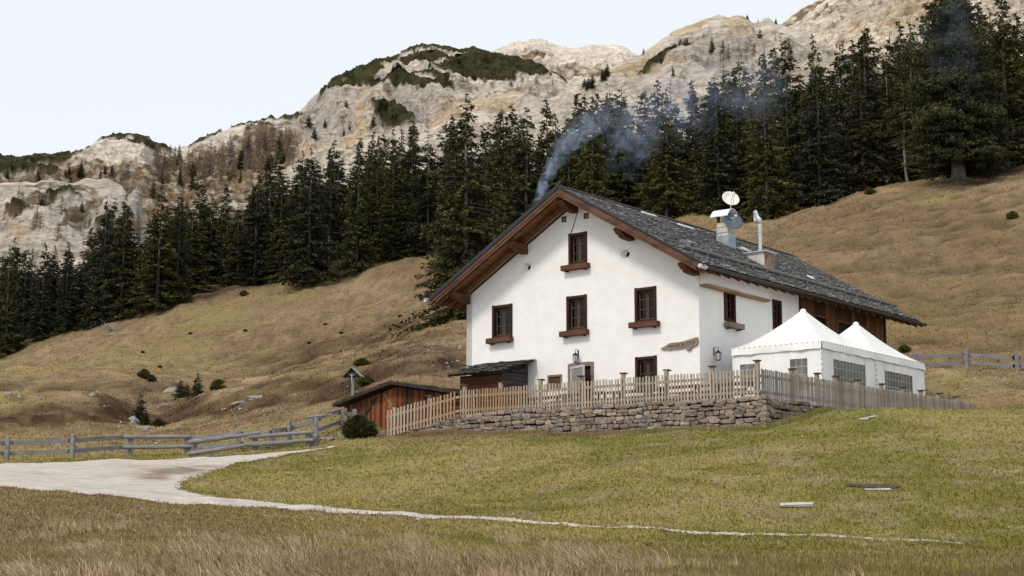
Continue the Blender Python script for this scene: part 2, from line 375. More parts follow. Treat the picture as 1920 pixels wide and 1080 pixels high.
def pathcol(x, y, z):
    X, Y = proj(np.stack([x, y, z], -1)); n = fbm(x / 1.2, y / .5, 4, 71) * .5 + .5
    b = np.exp(-((X - 330) / 50) ** 2 - ((Y - 883 + (X - 330) * .12) / 5.5) ** 2) + .6 * np.exp(-((X - 290) / 30) ** 2 - ((Y - 897) / 4) ** 2) + .22 * np.exp(-((X - 300) / 160) ** 2 - ((Y - 880) / 12) ** 2)
    b = np.clip(b * (.4 + 1.6 * sstep(.3, .6, n)), 0, 1)[:, None]
    return 1 * (1 - b) + np.array([.50, .40, .33]) * b
path = sheet('path', pw, M_path, .02, .11, colf=pathcol)
# ------------------------------------------------------------------ mountains
def rockmat():
    m, t, b = newmat('limestone'); tc = N(t, 'TexCoord'); at_ = N(t, 'Attribute', attribute_name='Col'); msk = N(t, 'Attribute', attribute_name='Veg')
    mp = N(t, 'Mapping'); mp.inputs['Scale'].default_value = (.55, .6, 2.2); mp.inputs['Rotation'].default_value = (0, R(24), 0); t.links.new(tc.outputs['Object'], mp.inputs[0])
    n = N(t, 'TexNoise', i_Scale=.22, i_Detail=14.0, i_Roughness=.78, i_Distortion=.5); t.links.new(mp.outputs[0], n.inputs['Vector'])
    v = N(t, 'TexVoronoi', feature='DISTANCE_TO_EDGE', i_Scale=.22); 
    ns = N(t, 'TexNoise', i_Scale=.5, i_Detail=5.0); t.links.new(tc.outputs['Object'], ns.inputs['Vector'])
    t.links.new(mul(t, mp.outputs[0], ns.outputs['Color'], 'ADD', 1.0), v.inputs['Vector'])
    r1 = ramp(t, n.outputs[0], [(.32, (.46, .45, .45)), (.43, (.76, .75, .74)), (.55, (1.0, .99, .98)), (.75, (1.3, 1.27, 1.22))])
    crack = ramp(t, v.outputs['Distance'], [(0, (.72, .71, .71)), (.10, (1, 1, 1))])
    c = mul(t, at_.outputs[0], mul(t, r1, crack))
    gr = ramp(t, n.outputs[0], [(.35, (.55, .55, .5)), (.65, (1.35, 1.3, 1.2))]); vc = mul(t, at_.outputs[0], gr)
    mx = N(t, 'Mix', data_type='RGBA'); t.links.new(msk.outputs['Fac'], mx.inputs[0]); t.links.new(c, mx.inputs[6]); t.links.new(vc, mx.inputs[7])
    t.links.new(mx.outputs[2], b.inputs['Base Color']); b.inputs['Roughness'].default_value = .95; b.inputs['Specular IOR Level'].default_value = .1
    bp = N(t, 'Bump'); bp.inputs['Strength'].default_value = 1.0; bp.inputs['Distance'].default_value = 2.6; t.links.new(n.outputs[0], bp.inputs['Height']); t.links.new(bp.outputs[0], b.inputs['Normal'])
    return m
M_rock = rockmat()
CPINE = np.array([.064, .060, .028]); CROCK = np.array([.84, .755, .65]); CORG = np.array([.80, .64, .46]); CGRASS = np.array([.185, .13, .085]); CGREY = np.array([.60, .55, .50])
MTN = {}
def mountain(name, sky_, foot, D0, D1, pats, x0, x1, seed, nc_=700, nr_=260, amp=10., prof=1.0, strata=0., rough=1.0, base=CROCK, back=90):
    """sky_: skyline [(X,Y)], foot: lower edge [(X,Y)]; the slope climbs from D0 (foot) to D1 (crest) metres away, then falls off behind.
    pats: patches (kind, X, Y, rx, ry, angle) of dwarf pine / grass / orange rock"""
    Xc = np.linspace(x0, x1, nc_); t = np.linspace(0, 1, nr_)
    ys = np.interp(Xc, [p[0] for p in sky_], [p[1] for p in sky_]); yf = np.interp(Xc, [p[0] for p in foot], [p[1] for p in foot])
    k = np.ones(5) / 5; ys2 = np.convolve(np.pad(ys, 2, 'edge'), k, 'valid'); ys = ys2
    T, XX = np.meshgrid(t, Xc, indexing='ij')
    wr = 1 + 0 * T
    Yp = yf[None] + (ys - yf)[None] * T
    Dd = D0 + (D1 - D0) * (T ** prof)
    P = at(XX, Yp, Dd)
    fx = P[..., 0]; fz = P[..., 2]; fy = P[..., 1]
    big = ridged(fx / 60 + fy / 200, fz / 45, 4, seed); med = ridged(fx / 18 + .8 * fz / 18, fz / 30 - fx / 60, 3, seed + 7); fn = fbm(fx / 5, fz / 4, 4, seed + 13)
    env = sstep(0, .08, T) * (1 - .85 * sstep(.86, 1.0, T))
    vegm = np.zeros_like(T); gra = np.zeros_like(T); org = np.zeros_like(T); gry = np.zeros_like(T); roc = np.zeros_like(T)
    nz = fbm(XX / 55, Yp / 30, 5, seed + 3); nz2 = fbm(XX / 12, Yp / 7, 4, seed + 5)
    for (kd, cx, cy, rx, ry, an) in pats:
        a = R(an); dx = XX - cx; dy = Yp - cy; u = (dx * math.cos(a) + dy * math.sin(a)) / rx; v = (-dx * math.sin(a) + dy * math.cos(a)) / ry
        f = sstep(1.12, .88, np.sqrt(u * u + v * v) + .22 * nz + .17 * nz2 - .20)
        tgt = dict(p=vegm, g=gra, o=org, y=gry, r=roc)[kd]; np.maximum(tgt, f, out=tgt)
    vegm = vegm * (1 - roc); gra = gra * (1 - roc)
    soft = np.clip(vegm * .9 + gra * .8, 0, 1)
    sharp = ridged(fx / 7 + .8 * fz / 12, fz / 14 - fx / 30, 4, seed + 17, .55); dsp = env * (amp * (.36 * big + .24 * med + .17 * sharp) * (1 - .35 * soft) + amp * .05 * fn * rough)
    if strata:
        q = fz / 7.0 + .5 * fbm(fx / 40, fy / 40, 3, seed) + fx / 60; s_ = q - np.floor(q); dsp = dsp + env * strata * (s_ - .5) * (1 - soft)
    P = P - np.stack([0 * dsp, dsp * 1.0, -dsp * .22], -1) * 1.0
    lump = ridged(fx / 4.2, fz / 2.6 + fy / 9, 3, seed + 21)
    P[..., 2] += (vegm * (1.4 + 1.1 * lump)) * sstep(0, .05, T) * np.where(T > .97, .55, 1)
    edge = sstep(.93, 1., T) * 1.0 * min(D1 / 500, 1.2) * (.8 * vn(fx / 9, fy * 0, seed + 31) + .5 * vn(fx / 2.5, fy * 0, seed + 33)); P[..., 2] += edge
    CGRASS_ = CGRASS * (1 + .35 * nz2[..., None]); 
    om = np.clip(org * sstep(-.35, .5, med + nz), 0, 1)[..., None]
    c = base * (1 + .10 * nz[..., None]); c = c * (1 - om) + CORG * om
    gm = np.clip(gry * .9 + .35 * sstep(.2, .8, -med), 0, 1)[..., None]; c = c * (1 - gm * .8) + CGREY * gm * .8
    g_ = np.clip(gra * (.55 + .6 * nz2 + .3), 0, 1)[..., None]; c = c * (1 - g_) + CGRASS_ * g_
    vv = vegm[..., None]; c = c * (1 - vv) + CPINE * (1 + .45 * nz2[..., None]) * vv
    # rows behind the crest
    rows = [P]; cr = [c]; vr = [np.clip(vegm + gra * .8, 0, 1)]
    last = P[-1]
    for k_, (db, dz) in enumerate(((back * .15, -back * .05), (back * .5, -back * .28), (back, -back * .9))):
        q = last.copy(); q[:, 1] += db; q[:, 0] *= q[:, 1] / last[:, 1]; q[:, 2] = last[:, 2] + dz; rows.append(q[None]); cr.append(c[-1:]); vr.append(vr[0][-1:])
    P = np.concatenate(rows); c = np.concatenate(cr); vg = np.concatenate(vr)
    n, m_ = P.shape[:2]; id_ = np.arange(n * m_).reshape(n, m_)
    q = np.stack([id_[:-1, :-1], id_[:-1, 1:], id_[1:, 1:], id_[1:, :-1]], -1).reshape(-1, 4)
    me = npmesh(name, P.reshape(-1, 3), q, M_rock, c.reshape(-1, 3), True)
    a = me.attributes.new('Veg', 'FLOAT', 'POINT'); a.data.foreach_set('value', vg.ravel().astype(np.float32))
    o = link(name, me); tag(o, kind='structure')
    pX, pY = proj(P[:nr_]); MTN[seed] = (pX.ravel(), pY.ravel(), P[:nr_].reshape(-1, 3), vegm.ravel())
    return o
def on_mtn(key, X, Y):
    pX, pY, P, _ = MTN[key]; i = np.argmin((pX - X) ** 2 + (pY - Y) ** 2); return Vector(P[i].astype(float))

# far pale summit
mountain('mountain_summit', [(820,180),(890,125),(905,108),(920,97),(940,88),(965,80),(1000,75),(1015,74),(1035,82),(1060,88),(1085,90),(1100,86),(1140,83),(1160,86),(1185,96),(1205,104),(1260,120),(1320,150)],
         [(820,250),(1320,250)], 1050, 1300, [('g',990,112,40,7,-6),('g',930,128,20,5,0),('g',1055,150,16,28,60),('g',1120,150,50,10,10),('g',1010,150,45,10,5)], 820, 1320, 101, 520, 220, 12, 1.0, 6, 1.0, CROCK * 1.05, 200)
# high scree slope top right
mountain('mountain_scree', [(1330,140),(1400,80),(1455,50),(1490,25),(1530,3),(1560,-12),(1620,-35),(1760,-80),(1950,-130),(2250,-190)],
         [(1330,260),(2700,260)], 640, 1000, [('g',1500,30,60,7,-32),('g',1585,5,60,6,-28),('o',1700,30,60,18,-20),('o',1600,60,50,10,-25),('g',1650,110,50,6,-10)], 1330, 2700, 131, 900, 300, 14, 1.0, 9, 1.2, CROCK * np.array([1.06, 1.03, .98]), 160)
# domed mountain with dwarf pine and pale cliffs
mountain('mountain_dome', [(-420,300),(-100,285),(0,294),(34,302),(90,296),(150,290),(165,281),(200,264),(235,258),(270,260),(305,280),(330,283),(370,268),(400,252),(440,243),(500,232),(545,226),(556,218),(575,200),(600,172),(625,152),(660,137),(700,118),(730,108),(760,96),(790,88),(815,86),(832,89),(850,97),(900,104),(960,113),(1010,128),(1045,150),(1080,175),(1130,215),(1250,290)],
         [(-420,560),(250,500),(500,430),(700,370),(1250,360)], 400, 640,
         [('p',820,100,70,9,4),('p',930,120,130,16,10),('p',720,150,90,12,-22),('p',860,140,110,16,8),('p',960,140,90,14,14),('p',760,165,70,14,6),('p',735,216,34,9,12),('p',745,228,18,6,-20),('p',1000,150,60,12,14),
          ('p',230,264,90,8,-2),('p',268,275,50,9,14),('p',60,302,110,7,-3),('p',400,252,40,5,-28),('p',470,236,60,4,-8),('p',520,228,40,4,-5),('p',30,325,60,9,0),('p',640,160,40,6,-40),
          ('p',880,150,90,14,12),('p',690,140,60,14,-28),('p',790,175,50,10,10),('r',780,112,36,4,8),('r',850,124,22,3,6),('r',750,150,40,5,-14),('r',820,138,20,3,0),('r',735,188,30,4,5),('r',245,270,8,3,0),('r',770,158,40,5,14),
          ('g',330,345,150,44,-8),('g',250,400,130,60,10),('g',120,370,130,50,0),('g',470,330,90,34,-30),('g',130,318,90,10,0),('g',480,270,80,14,-20),('p',20,300,60,8,0),
          ('y',600,235,50,60,20),('y',120,400,160,60,0),('y',760,205,60,20,0),('o',690,215,50,45,0),('o',640,270,90,30,-20),('o',470,320,60,20,-30),('o',800,215,60,16,0)], -420, 1250, 161, 1500, 420, 14, .9, 3, 1.3, CROCK * 1.0, 120)
# lower grey spur on the left
mountain('mountain_spur', [(-420,370),(-60,345),(0,343),(50,336),(90,338),(130,345),(170,338),(205,340),(228,352),(240,372),(252,360),(262,372),(275,420),(300,460),(360,520)],
         [(-420,600),(360,600)], 330, 400, [('g',110,350,60,6,5),('g',60,385,60,12,-28),('g',150,400,46,12,-38),('o',20,440,40,20,0),('p',120,372,30,3,0),('p',40,400,18,4,0),('p',200,430,16,4,0),('y',180,420,80,40,0),('y',246,410,24,50,0)], -420, 360, 191, 620, 240, 9, 1.0, 3, 1.4, CROCK * .98, 50)
# pale cliff rising to the right behind the forest
mountain('mountain_cliff', [(560,430),(590,400),(640,340),(720,300),(780,262),(830,218),(860,202),(900,188),(940,178),(975,174),(1000,176),(1030,182),(1050,172),(1080,156),(1120,143),(1160,122),(1195,104),(1230,84),(1260,62),(1300,44),(1345,30),(1375,26),(1395,30),(1412,40),(1440,34),(1470,44),(1500,60),(1560,95),(1700,150)],
         [(560,560),(900,430),(1700,380)], 330, 440,
         [('o',960,190,90,26,-10),('o',840,215,40,26,0),('o',1160,150,50,16,-12),('o',1290,60,36,14,-20),('o',1390,60,40,30,50),('o',1250,130,60,14,-20),('p',1240,128,50,4,-32),('p',1160,92,34,3,-26),('g',1260,112,60,4,-30),('p',1210,86,40,3,-30),('y',1330,110,80,30,0)], 560, 1700, 221, 1100, 320, 10, .95, 5, 1.3, CROCK * 1.04, 60)
# ------------------------------------------------------------------ materials of the built things
WH = lambda s, n: [(.3, tuple(v * .93 for v in s)), (.7, s)]
M_plaster = mat('lime_plaster', [(.3, (.80, .785, .765)), (.7, (.85, .84, .825))], scale=1.1, detail=8, rough=.95, bump=.35, bscale=6, bdist=.03, spec=.1, fine=(2.2, (.985, .98, .975), (1.02, 1.02, 1.02)))
def wood(name, a, b, stretch=(1, 1, .08), scale=7, rough=.8, bump=.4, attr=None, rand=0, spec=.2, bdist=.01):
    return mat(name, [(.28, a), (.72, b)], scale=scale, detail=8, rough=rough, bump=bump, bscale=scale * 2, bdist=bdist, stretch=stretch, attr=attr, rand=rand, spec=spec)
M_soffit = wood('warm_boards', (.09, .036, .015), (.27, .115, .047), (1, .12, 1), 6)
M_beam = wood('carved_beam', (.065, .026, .013), (.17, .070, .032), (1, .2, .3), 6)
M_barge = wood('barge_board', (.055, .028, .019), (.16, .085, .052), (.25, 1, .6), 5)
M_darkwood = wood('dark_window_wood', (.022, .010, .008), (.055, .022, .014), (1, 1, .2), 10)
M_sash = wood('sash_wood', (.06, .032, .02), (.13, .075, .042), (1, 1, .2), 10)
M_boxwood = wood('flower_box_wood', (.055, .026, .018), (.15, .068, .042), (.15, 1, 1), 9)
M_redbox = wood('red_flower_box_wood', (.060, .028, .019), (.145, .062, .040), (.15, 1, 1), 9)
M_greybox = wood('grey_flower_box_wood', (.13, .10, .08), (.26, .21, .175), (.15, 1, 1), 9)
M_plank = wood('brown_planking', (.050, .024, .014), (.21, .098, .048), (2.2, 2.2, .10), 4, attr='Col')
M_blackwood = wood('blackened_wood', (.016, .013, .012), (.055, .043, .036), (1, 1, .2), 5)
M_darklog = wood('dark_grey_log_wall', (.035, .030, .033), (.085, .075, .078), (.2, .2, 1.6), 5, attr='Col')  # darker, greyer logs than the front wall
M_redlog = wood('red_brown_log_wall', (.05, .018, .012), (.15, .058, .030), (.2, .2, 1.6), 5, attr='Col')
M_tan = wood('tan_board', (.24, .15, .08), (.38, .24, .13), (1, .2, 1), 6)
M_shingle = mat('weathered_shingle', [(.3, (.50, .50, .51)), (.7, (1.2, 1.19, 1.17))], scale=6, detail=8, rough=.85, bump=.5, bscale=14, bdist=.02, attr='Col', spec=.3)
M_gutter = flat('dark_gutter_metal', (.035, .038, .045), rough=.45, metal=.6, spec=.5)
M_steel = mat('weathered_sheet_metal', [(.3, (.42, .44, .46)), (.7, (.62, .64, .66))], scale=5, rough=.4, metal=.7, bump=.1)
M_bluemetal = mat('flashing_metal', [(.3, (.20, .26, .31)), (.7, (.36, .42, .47))], scale=4, rough=.5, metal=.3, bump=.1)
M_whitemetal = flat('white_metal', (.78, .79, .80), rough=.35)
M_dishw = flat('cream_dish', (.76, .75, .68), rough=.4)
M_dishg = flat('grey_dish', (.085, .10, .125), rough=.6)
M_black = flat('black_iron', (.018, .018, .022), rough=.5)
M_dark = flat('dark_room', (.012, .010, .009), rough=1)
M_curtain = flat('checked_curtain', (.16, .19, .18), rough=.95)
M_mortar = mat('mortared_chimney', [(.3, (.40, .37, .33)), (.7, (.62, .59, .54))], scale=3, rough=.95, bump=.6, bscale=8, bdist=.03)
M_rust = mat('rusty_sheet', [(.35, (.24, .22, .20)), (.5, (.30, .20, .14)), (.62, (.22, .07, .045))], scale=1.6, rough=.8, bump=.2)
def glassmat(name, tint=(.5, .55, .55), k=.45):
    m, t, b = newmat(name); g = N(t, 'BsdfGlossy'); g.inputs['Roughness'].default_value = .04; g.inputs['Color'].default_value = (.35, .38, .40, 1)
    tr = N(t, 'BsdfTransparent'); tr.inputs['Color'].default_value = (*tint, 1); fr = N(t, 'Fresnel'); fr.inputs['IOR'].default_value = 1.5
    mx = N(t, 'MixShader'); t.links.new(fr.outputs[0], mx.inputs[0]); t.links.new(tr.outputs[0], mx.inputs[1]); t.links.new(g.outputs[0], mx.inputs[2])
    o = t.nodes['Material Output']; t.links.new(mx.outputs[0], o.inputs[0]); return m
M_glass = glassmat('window_glass')

# ------------------------------------------------------------------ FARMHOUSE (local x to the right along the gable, y back along the eaves)
HA = math.atan2(-UU[1], -UU[0])
house = empty('farmhouse', (HC[0], HC[1], FLOOR), 'big white plastered farmhouse with a grey shingle gable roof, brown eaves and small dark windows', 'farmhouse', rz=HA)
ML = house.matrix_basis if False else Matrix.Translation((HC[0], HC[1], FLOOR)) @ Matrix.Rotation(HA, 4, 'Z')
def loc2w(x, y, z): return ML @ Vector((x, y, z))
GWD, GLN, XR = 11.34, 15.7, -5.67                                     # gable width, length, ridge x
RS = .58; ZR = 9.38                                                    # slope and ridge height
def roofz(x): return ZR - RS * abs(x - XR)
def wall(x0, x1, zb, top, holes, depth=.22, m=M_plaster, name='gable_wall', inner=True):
    """plastered wall in plane y=0, faces -y, with rectangular holes (x0,x1,z0,z1) and reveals"""
    b = MB(); xs = sorted({x0, x1, XR if x0 < XR < x1 else x0} | {h[0] for h in holes} | {h[1] for h in holes})
    for a, c in zip(xs[:-1], xs[1:]):
        hs = sorted([h for h in holes if h[0] < c - 1e-6 and h[1] > a + 1e-6], key=lambda h: h[2]); z = zb
        for h in hs:
            b.add([(a, 0, z), (c, 0, z), (c, 0, h[2]), (a, 0, h[2])], [(0, 1, 2, 3)]); z = h[3]
        b.add([(a, 0, z), (c, 0, z), (c, 0, top(c)), (a, 0, top(a))], [(0, 1, 2, 3)])
    if inner: b.add([(x0, depth + .25, zb), (x1, depth + .25, zb), (x1, depth + .25, top(x1)), (x0, depth + .25, top(x0))], [(0, 3, 2, 1)])
    for h in holes:
        p = [(h[0], h[2]), (h[1], h[2]), (h[1], h[3]), (h[0], h[3])]
        for i in range(4):
            q = p[i]; r = p[(i + 1) % 4]; b.add([(q[0], 0, q[1]), (r[0], 0, r[1]), (r[0], depth, r[1]), (q[0], depth, q[1])], [(0, 1, 2, 3)])
    return b
wtop = lambda x: roofz(x) - .30
Wn = [(-9.94, -8.92, 9.20, 10.56), (-6.14, -5.18, 9.18, 10.57), (-2.87, -1.91, 9.23, 10.57), (-6.02, -5.15, 11.85, 13.11)]   # first floor x3, attic
Wg = [(-2.88, -1.93, 6.55, 7.88)]
holes = [(a, b, c - FLOOR, d - FLOOR) for a, b, c, d in Wn + Wg]
door_h = (-6.05, -4.90, -.02, 2.43); small_h = (-7.1, -6.42, 1.45, 2.02)
sq = [(-6.40, -6.14, 8.20, 8.44), (-5.30, -5.04, 8.20, 8.44)]
rounds = [(-8.18, 12.02 - FLOOR), (-3.32, 12.01 - FLOOR)]
rh = [(x - .24, x + .24, z - .20, z + .20) for x, z in rounds]
gb = wall(-GWD, 0, -.5, wtop, holes + [door_h, small_h] + sq, name='gable_wall') if False else None
def wall_rounds(b):
    for x, z in rounds:
        n = 24; ring = []
        for k in range(n):
            t = 2 * math.pi * (k + .5) / n; c, s_ = math.cos(t), math.sin(t); q = max(abs(c) / .24, abs(s_) / .20)
            ring.append(((x + c / q, 0, z + s_ / q), (x + .22 * c, 0, z + .17 * s_), (x + .05 + .13 * c, .20, z - .02 + .115 * s_)))
        V = [p for r in ring for p in r]
        b.add(V, [(3 * k, 3 * ((k + 1) % n), 3 * ((k + 1) % n) + 1, 3 * k + 1) for k in range(n)] + [(3 * k + 1, 3 * ((k + 1) % n) + 1, 3 * ((k + 1) % n) + 2, 3 * k + 2) for k in range(n)])
b = MB()
allh = holes + [door_h, small_h] + sq + rh
xs = sorted({-GWD, 0, XR} | {h[0] for h in allh} | {h[1] for h in allh})
for a, c in zip(xs[:-1], xs[1:]):
    hs = sorted([h for h in allh if h[0] < c - 1e-6 and h[1] > a + 1e-6], key=lambda h: h[2]); z = -.5
    for h in hs:
        b.add([(a, 0, z), (c, 0, z), (c, 0, h[2]), (a, 0, h[2])], [(0, 1, 2, 3)]); z = h[3]
    b.add([(a, 0, z), (c, 0, z), (c, 0, wtop(c)), (a, 0, wtop(a))], [(0, 1, 2, 3)])
for h in holes + [door_h, small_h] + sq:
    p = [(h[0], h[2]), (h[1], h[2]), (h[1], h[3]), (h[0], h[3])]
    for i in range(4):
        q = p[i]; r = p[(i + 1) % 4]; b.add([(q[0], 0, q[1]), (r[0], 0, r[1]), (r[0], .24, r[1]), (q[0], .24, q[1])], [(0, 1, 2, 3)])
wall_rounds(b)
def build_raw(b, name, m, parent, col=False):
    me = npmesh(name, np.array(b.v, dtype=np.float32), b.f, m, np.array(b.c) if col else None); return link(name, me, parent)
gw = build_raw(b, 'gable_wall', M_plaster, house)
# side wall (local y is its length); built in its own frame and turned
side_h = [(1.84, 2.66, 9.30 - FLOOR, 10.54 - FLOOR), (5.63, 6.33, 9.3 - FLOOR, 10.58 - FLOOR)]
sb = wall(0, 7.94, -.5, lambda x: roofz(0) - .30, side_h, inner=False)
sw = build_raw(sb, 'side_wall', M_plaster, house); sw.rotation_euler = (0, 0, R(90))
bb = MB(); bb.box((-GWD, GLN - .3, -.5), (0, GLN, roofz(0) - .3)); bb.add([(-GWD, GLN, roofz(0) - .3), (0, GLN, roofz(0) - .3), (XR, GLN, ZR - .3)], [(0, 1, 2)]); bb.build('back_wall', M_plaster, house)
bb = MB(); bb.box((-GWD, .0, -.5), (-GWD + .3, GLN - .31, roofz(0) - .3)); bb.build('far_side_wall', M_plaster, house)
bb = MB(); bb.box((-GWD + .31, .9, -.5), (-.9, GLN - .4, roofz(0) - .32)); bb.build('room_core', M_dark, house)
bb = MB(); bb.add([(-GWD + .4, .35, roofz(0) - .4), (-.35, .35, roofz(0) - .4), (XR, .35, ZR - .6)], [(0, 1, 2)]); bb.build('attic_partition', M_dark, house)
# upper side-wall projection with tan boards below
bb = MB(); bb.box((0.003, .05, 5.02), (.26, 4.90, roofz(.3) - .33), bev=.0); bb.build('wall_projection', M_plaster, house)
bb = MB(); bb.box((.003, .10, 4.93), (.34, 2.60, 5.015)); bb.box((.003, 2.66, 4.93), (.30, 4.95, 5.015)); bb.build('ledge_board', M_tan, house)
# timber part of the long side
pm = MB(); y = 7.945
ops = [(9.1, 10.2), (11.2, 12.5), (13.1, 13.9)]
while y < GLN - .02:
    wd = min(random.uniform(.16, .26), GLN - y); k = random.uniform(.55, 1.2); op = [o for o in ops if o[0] < y + wd / 2 < o[1]]
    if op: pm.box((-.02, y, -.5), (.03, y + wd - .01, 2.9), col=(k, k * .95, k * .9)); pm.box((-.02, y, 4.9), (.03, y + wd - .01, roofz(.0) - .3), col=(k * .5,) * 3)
    else: pm.box((-.02, y, -.5), (.03 + random.uniform(0, .015), y + wd - .012, roofz(0) - .3), col=(k, k * .95, k * .9))
    y += wd
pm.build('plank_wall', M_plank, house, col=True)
bb = MB()
for a, c in ops: bb.box((.0, a - .09, 2.85), (.07, a + .02, 4.95)); bb.box((.0, c - .02, 2.85), (.07, c + .09, 4.95)); bb.box((.0, a - .09, 4.86), (.075, c + .09, 4.96))
bb.build('loft_opening_frame', M_beam, house)
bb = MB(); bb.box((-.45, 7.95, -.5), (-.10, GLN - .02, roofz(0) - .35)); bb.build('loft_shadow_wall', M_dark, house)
bb = MB(); bb.box((-.06, GLN - .02, -.5), (.10, GLN + .14, roofz(0) - .3)); bb.box((-.06, 7.86, 4.7), (.09, 7.95, roofz(0) - .3)); bb.box((.03, 7.95, roofz(0) - .62), (.12, GLN, roofz(0) - .34)); bb.build('corner_post', M_blackwood, house)

# ---- roof
roof = None
ry0, ry1, xe = -1.2, 17.95, .92
bb = MB()
for s_ in (1, -1):
    e = XR + s_ * (xe - XR)                                   # eave x
    T = lambda x, o: (x, roofz(x) - o)
    (xa, za), (xb_, zb_) = T(XR, .045), T(e, .045)
    (xc, zc_), (xd, zd) = T(XR, .20), T(e, .20)
    V = [(xa, ry0, za), (xb_, ry0, zb_), (xb_, ry1, zb_), (xa, ry1, za), (xc, ry0, zc_), (xd, ry0, zd), (xd, ry1, zd), (xc, ry1, zc_)]
    bb.add(V, [(0, 1, 2, 3), (7, 6, 5, 4), (0, 4, 5, 1), (1, 5, 6, 2), (2, 6, 7, 3)])
roof = bb.build('roof', M_soffit, house)
def shingles(name, parent, x0, s_, y0, y1, L, expo, wmin, wmax, zf, tilt=.035, ragged=.03, base=(.27, .268, .265), m=M_shingle, light=.12):
    """rows of split shingles running down slope from x0; s_ is the side"""
    mb = MB(); n = int(L / expo) + 1; sl = math.atan(RS) if zf is None else zf[1]; c_, sn = math.cos(sl), math.sin(sl)
    zt = ZR if zf is None else zf[0]
    for r in range(n):
        s0 = min(r * expo, L - .02); s1 = min(s0 + expo * 1.35, L + .04); y = y0 - random.uniform(0, wmin)
        if r == n - 1 or s1 - s0 < .08: continue
        rowk = random.uniform(.85, 1.15)
        while y < y1:
            w_ = random.uniform(wmin, wmax); a = max(y, y0); b_ = min(y + w_ - .006, y1); y += w_
            if b_ - a < .02: continue
            e1 = s1 + random.uniform(-ragged, ragged); h = tilt + random.uniform(-.008, .014); k = rowk * random.uniform(.55, 1.25)
            if random.random() < light: k *= 1.9
            col = tuple(v * k * random.uniform(.96, 1.04) for v in base)
            def Pt(s, yy, o): return (x0 + s_ * (s * c_ - 0) + s_ * o * sn, yy, zt - s * sn + o * c_)
            V = [Pt(s0, a, -.03), Pt(s0, b_, -.03), Pt(e1, b_, h - .024), Pt(e1, a, h - .024), Pt(s0, a, -.012), Pt(s0, b_, -.012), Pt(e1, b_, h), Pt(e1, a, h)]
            mb.add(V, [(4, 5, 6, 7), (7, 6, 2, 3), (4, 7, 3, 0), (6, 5, 1, 2)] if s_ > 0 else [(7, 6, 5, 4), (3, 2, 6, 7), (0, 3, 7, 4), (2, 1, 5, 6)], col)
    me = npmesh(name, np.array(mb.v, dtype=np.float32), mb.f, m, np.array(mb.c)); return link(name, me, parent)
SLN = (xe - XR) / math.cos(math.atan(RS)) + .03
shingles('shingle_slope', roof, XR, 1, ry0 - .03, ry1 + .03, SLN, .21, .11, .22, None)
shingles('shingle_slope', roof, XR, -1, ry0 - .03, ry1 + .03, SLN, .30, .16, .30, None)
bb = MB()
for s_ in (1, -1):
    M_ = Matrix.Translation((XR, 0, ZR + .045)) @ Matrix.Rotation(s_ * math.atan(RS), 4, 'Y')
    bb.box((-.01 if s_ > 0 else -.26, ry0 - .05, -.0), (.26 if s_ > 0 else .01, ry1 + .05, .03), M_)
bb.build('ridge_board', M_blackwood, roof)
def slopebar(mb, s_, xa, xb_, y0, y1, top, bot):
    """bar that follows the slope between local x offsets from the ridge (in plan), from roof surface minus top to minus bot"""
    X0, X1 = XR + s_ * xa, XR + s_ * xb_; z0, z1 = ZR - RS * xa, ZR - RS * xb_
    V = [(X0, y0, z0 - top), (X1, y0, z1 - top), (X1, y0, z1 - bot), (X0, y0, z0 - bot), (X0, y1, z0 - top), (X1, y1, z1 - top), (X1, y1, z1 - bot), (X0, y1, z0 - bot)]
    mb.add(V, [(0, 1, 2, 3), (7, 6, 5, 4), (0, 4, 5, 1), (3, 2, 6, 7), (1, 5, 6, 2), (0, 3, 7, 4)])
xE = xe - XR
for s_ in (1, -1):
    bb = MB(); slopebar(bb, s_, 0, xE - .05, ry0 - .05, ry0 - .003, .06, .28); slopebar(bb, s_, .0, xE - .25, ry0 - .025, ry0 + .02, .285, .40); bb.build('barge_board', M_barge, roof)
    bb = MB(); slopebar(bb, s_, 0, xE - .1, ry0 + .12, ry0 + .34, .205, .40); slopebar(bb, s_, .0, xE - .1, -.30, -.08, .205, .36); bb.build('rafter', M_soffit, roof)
    bb = MB(); slopebar(bb, s_, 0, xE + .02, ry0 - .09, ry0 - .054, -.05, .12 if s_ < 0 else .03); bb.build('verge_flashing', M_gutter, roof)
    bb = MB(); slopebar(bb, s_, 0, xE - .05, ry1 + .003, ry1 + .05, .06, .28); bb.build('barge_board', M_barge, roof)
# eave rafter tails, gutters
for s_ in (1, -1):
    bb = MB(); k = 0
    y = ry0 + .55
    while y < ry1 - .2:
        slopebar(bb, s_, -XR + .02, xE - .06, y, y + .13, .205, .36); y += .72
    bb.build('rafter_tails', M_beam, roof)
    gx = XR + s_ * (xE + .07); gz = roofz(xe) - .13; n = 10; V = []; Fc = []
    g0, g1 = ry0 - .22, ry1 + .12
    prof = [(math.cos(t) * .085, math.sin(t) * .085) for t in np.linspace(math.pi, 2 * math.pi, n)]
    prof = [(-.085, .03)] + prof + [(.085, .03)]
    for yy in (g0, g1):
        for px, pz in prof: V.append((gx + px, yy, gz + pz))
    q = len(prof)
    for i in range(q - 1): Fc.append((i, i + 1, q + i + 1, q + i))
    Fc.append(tuple(range(q - 1, -1, -1))); Fc.append(tuple(range(q, 2 * q)))
    bb = MB(); bb.add(V, Fc)
    for yy in np.arange(g0 + .6, g1, 1.1): bb.box((gx - .09, yy, gz - .09), (gx + .09, yy + .03, gz - .082)); 
    gt = bb.build('gutter', M_gutter, roof)
    bb = MB(); bb.tube([(gx, g0 - .10, gz - .02), (gx, g0 + .32, gz - .03)], [.075, .095], 12); bb.build('gutter_end', M_steel, gt)
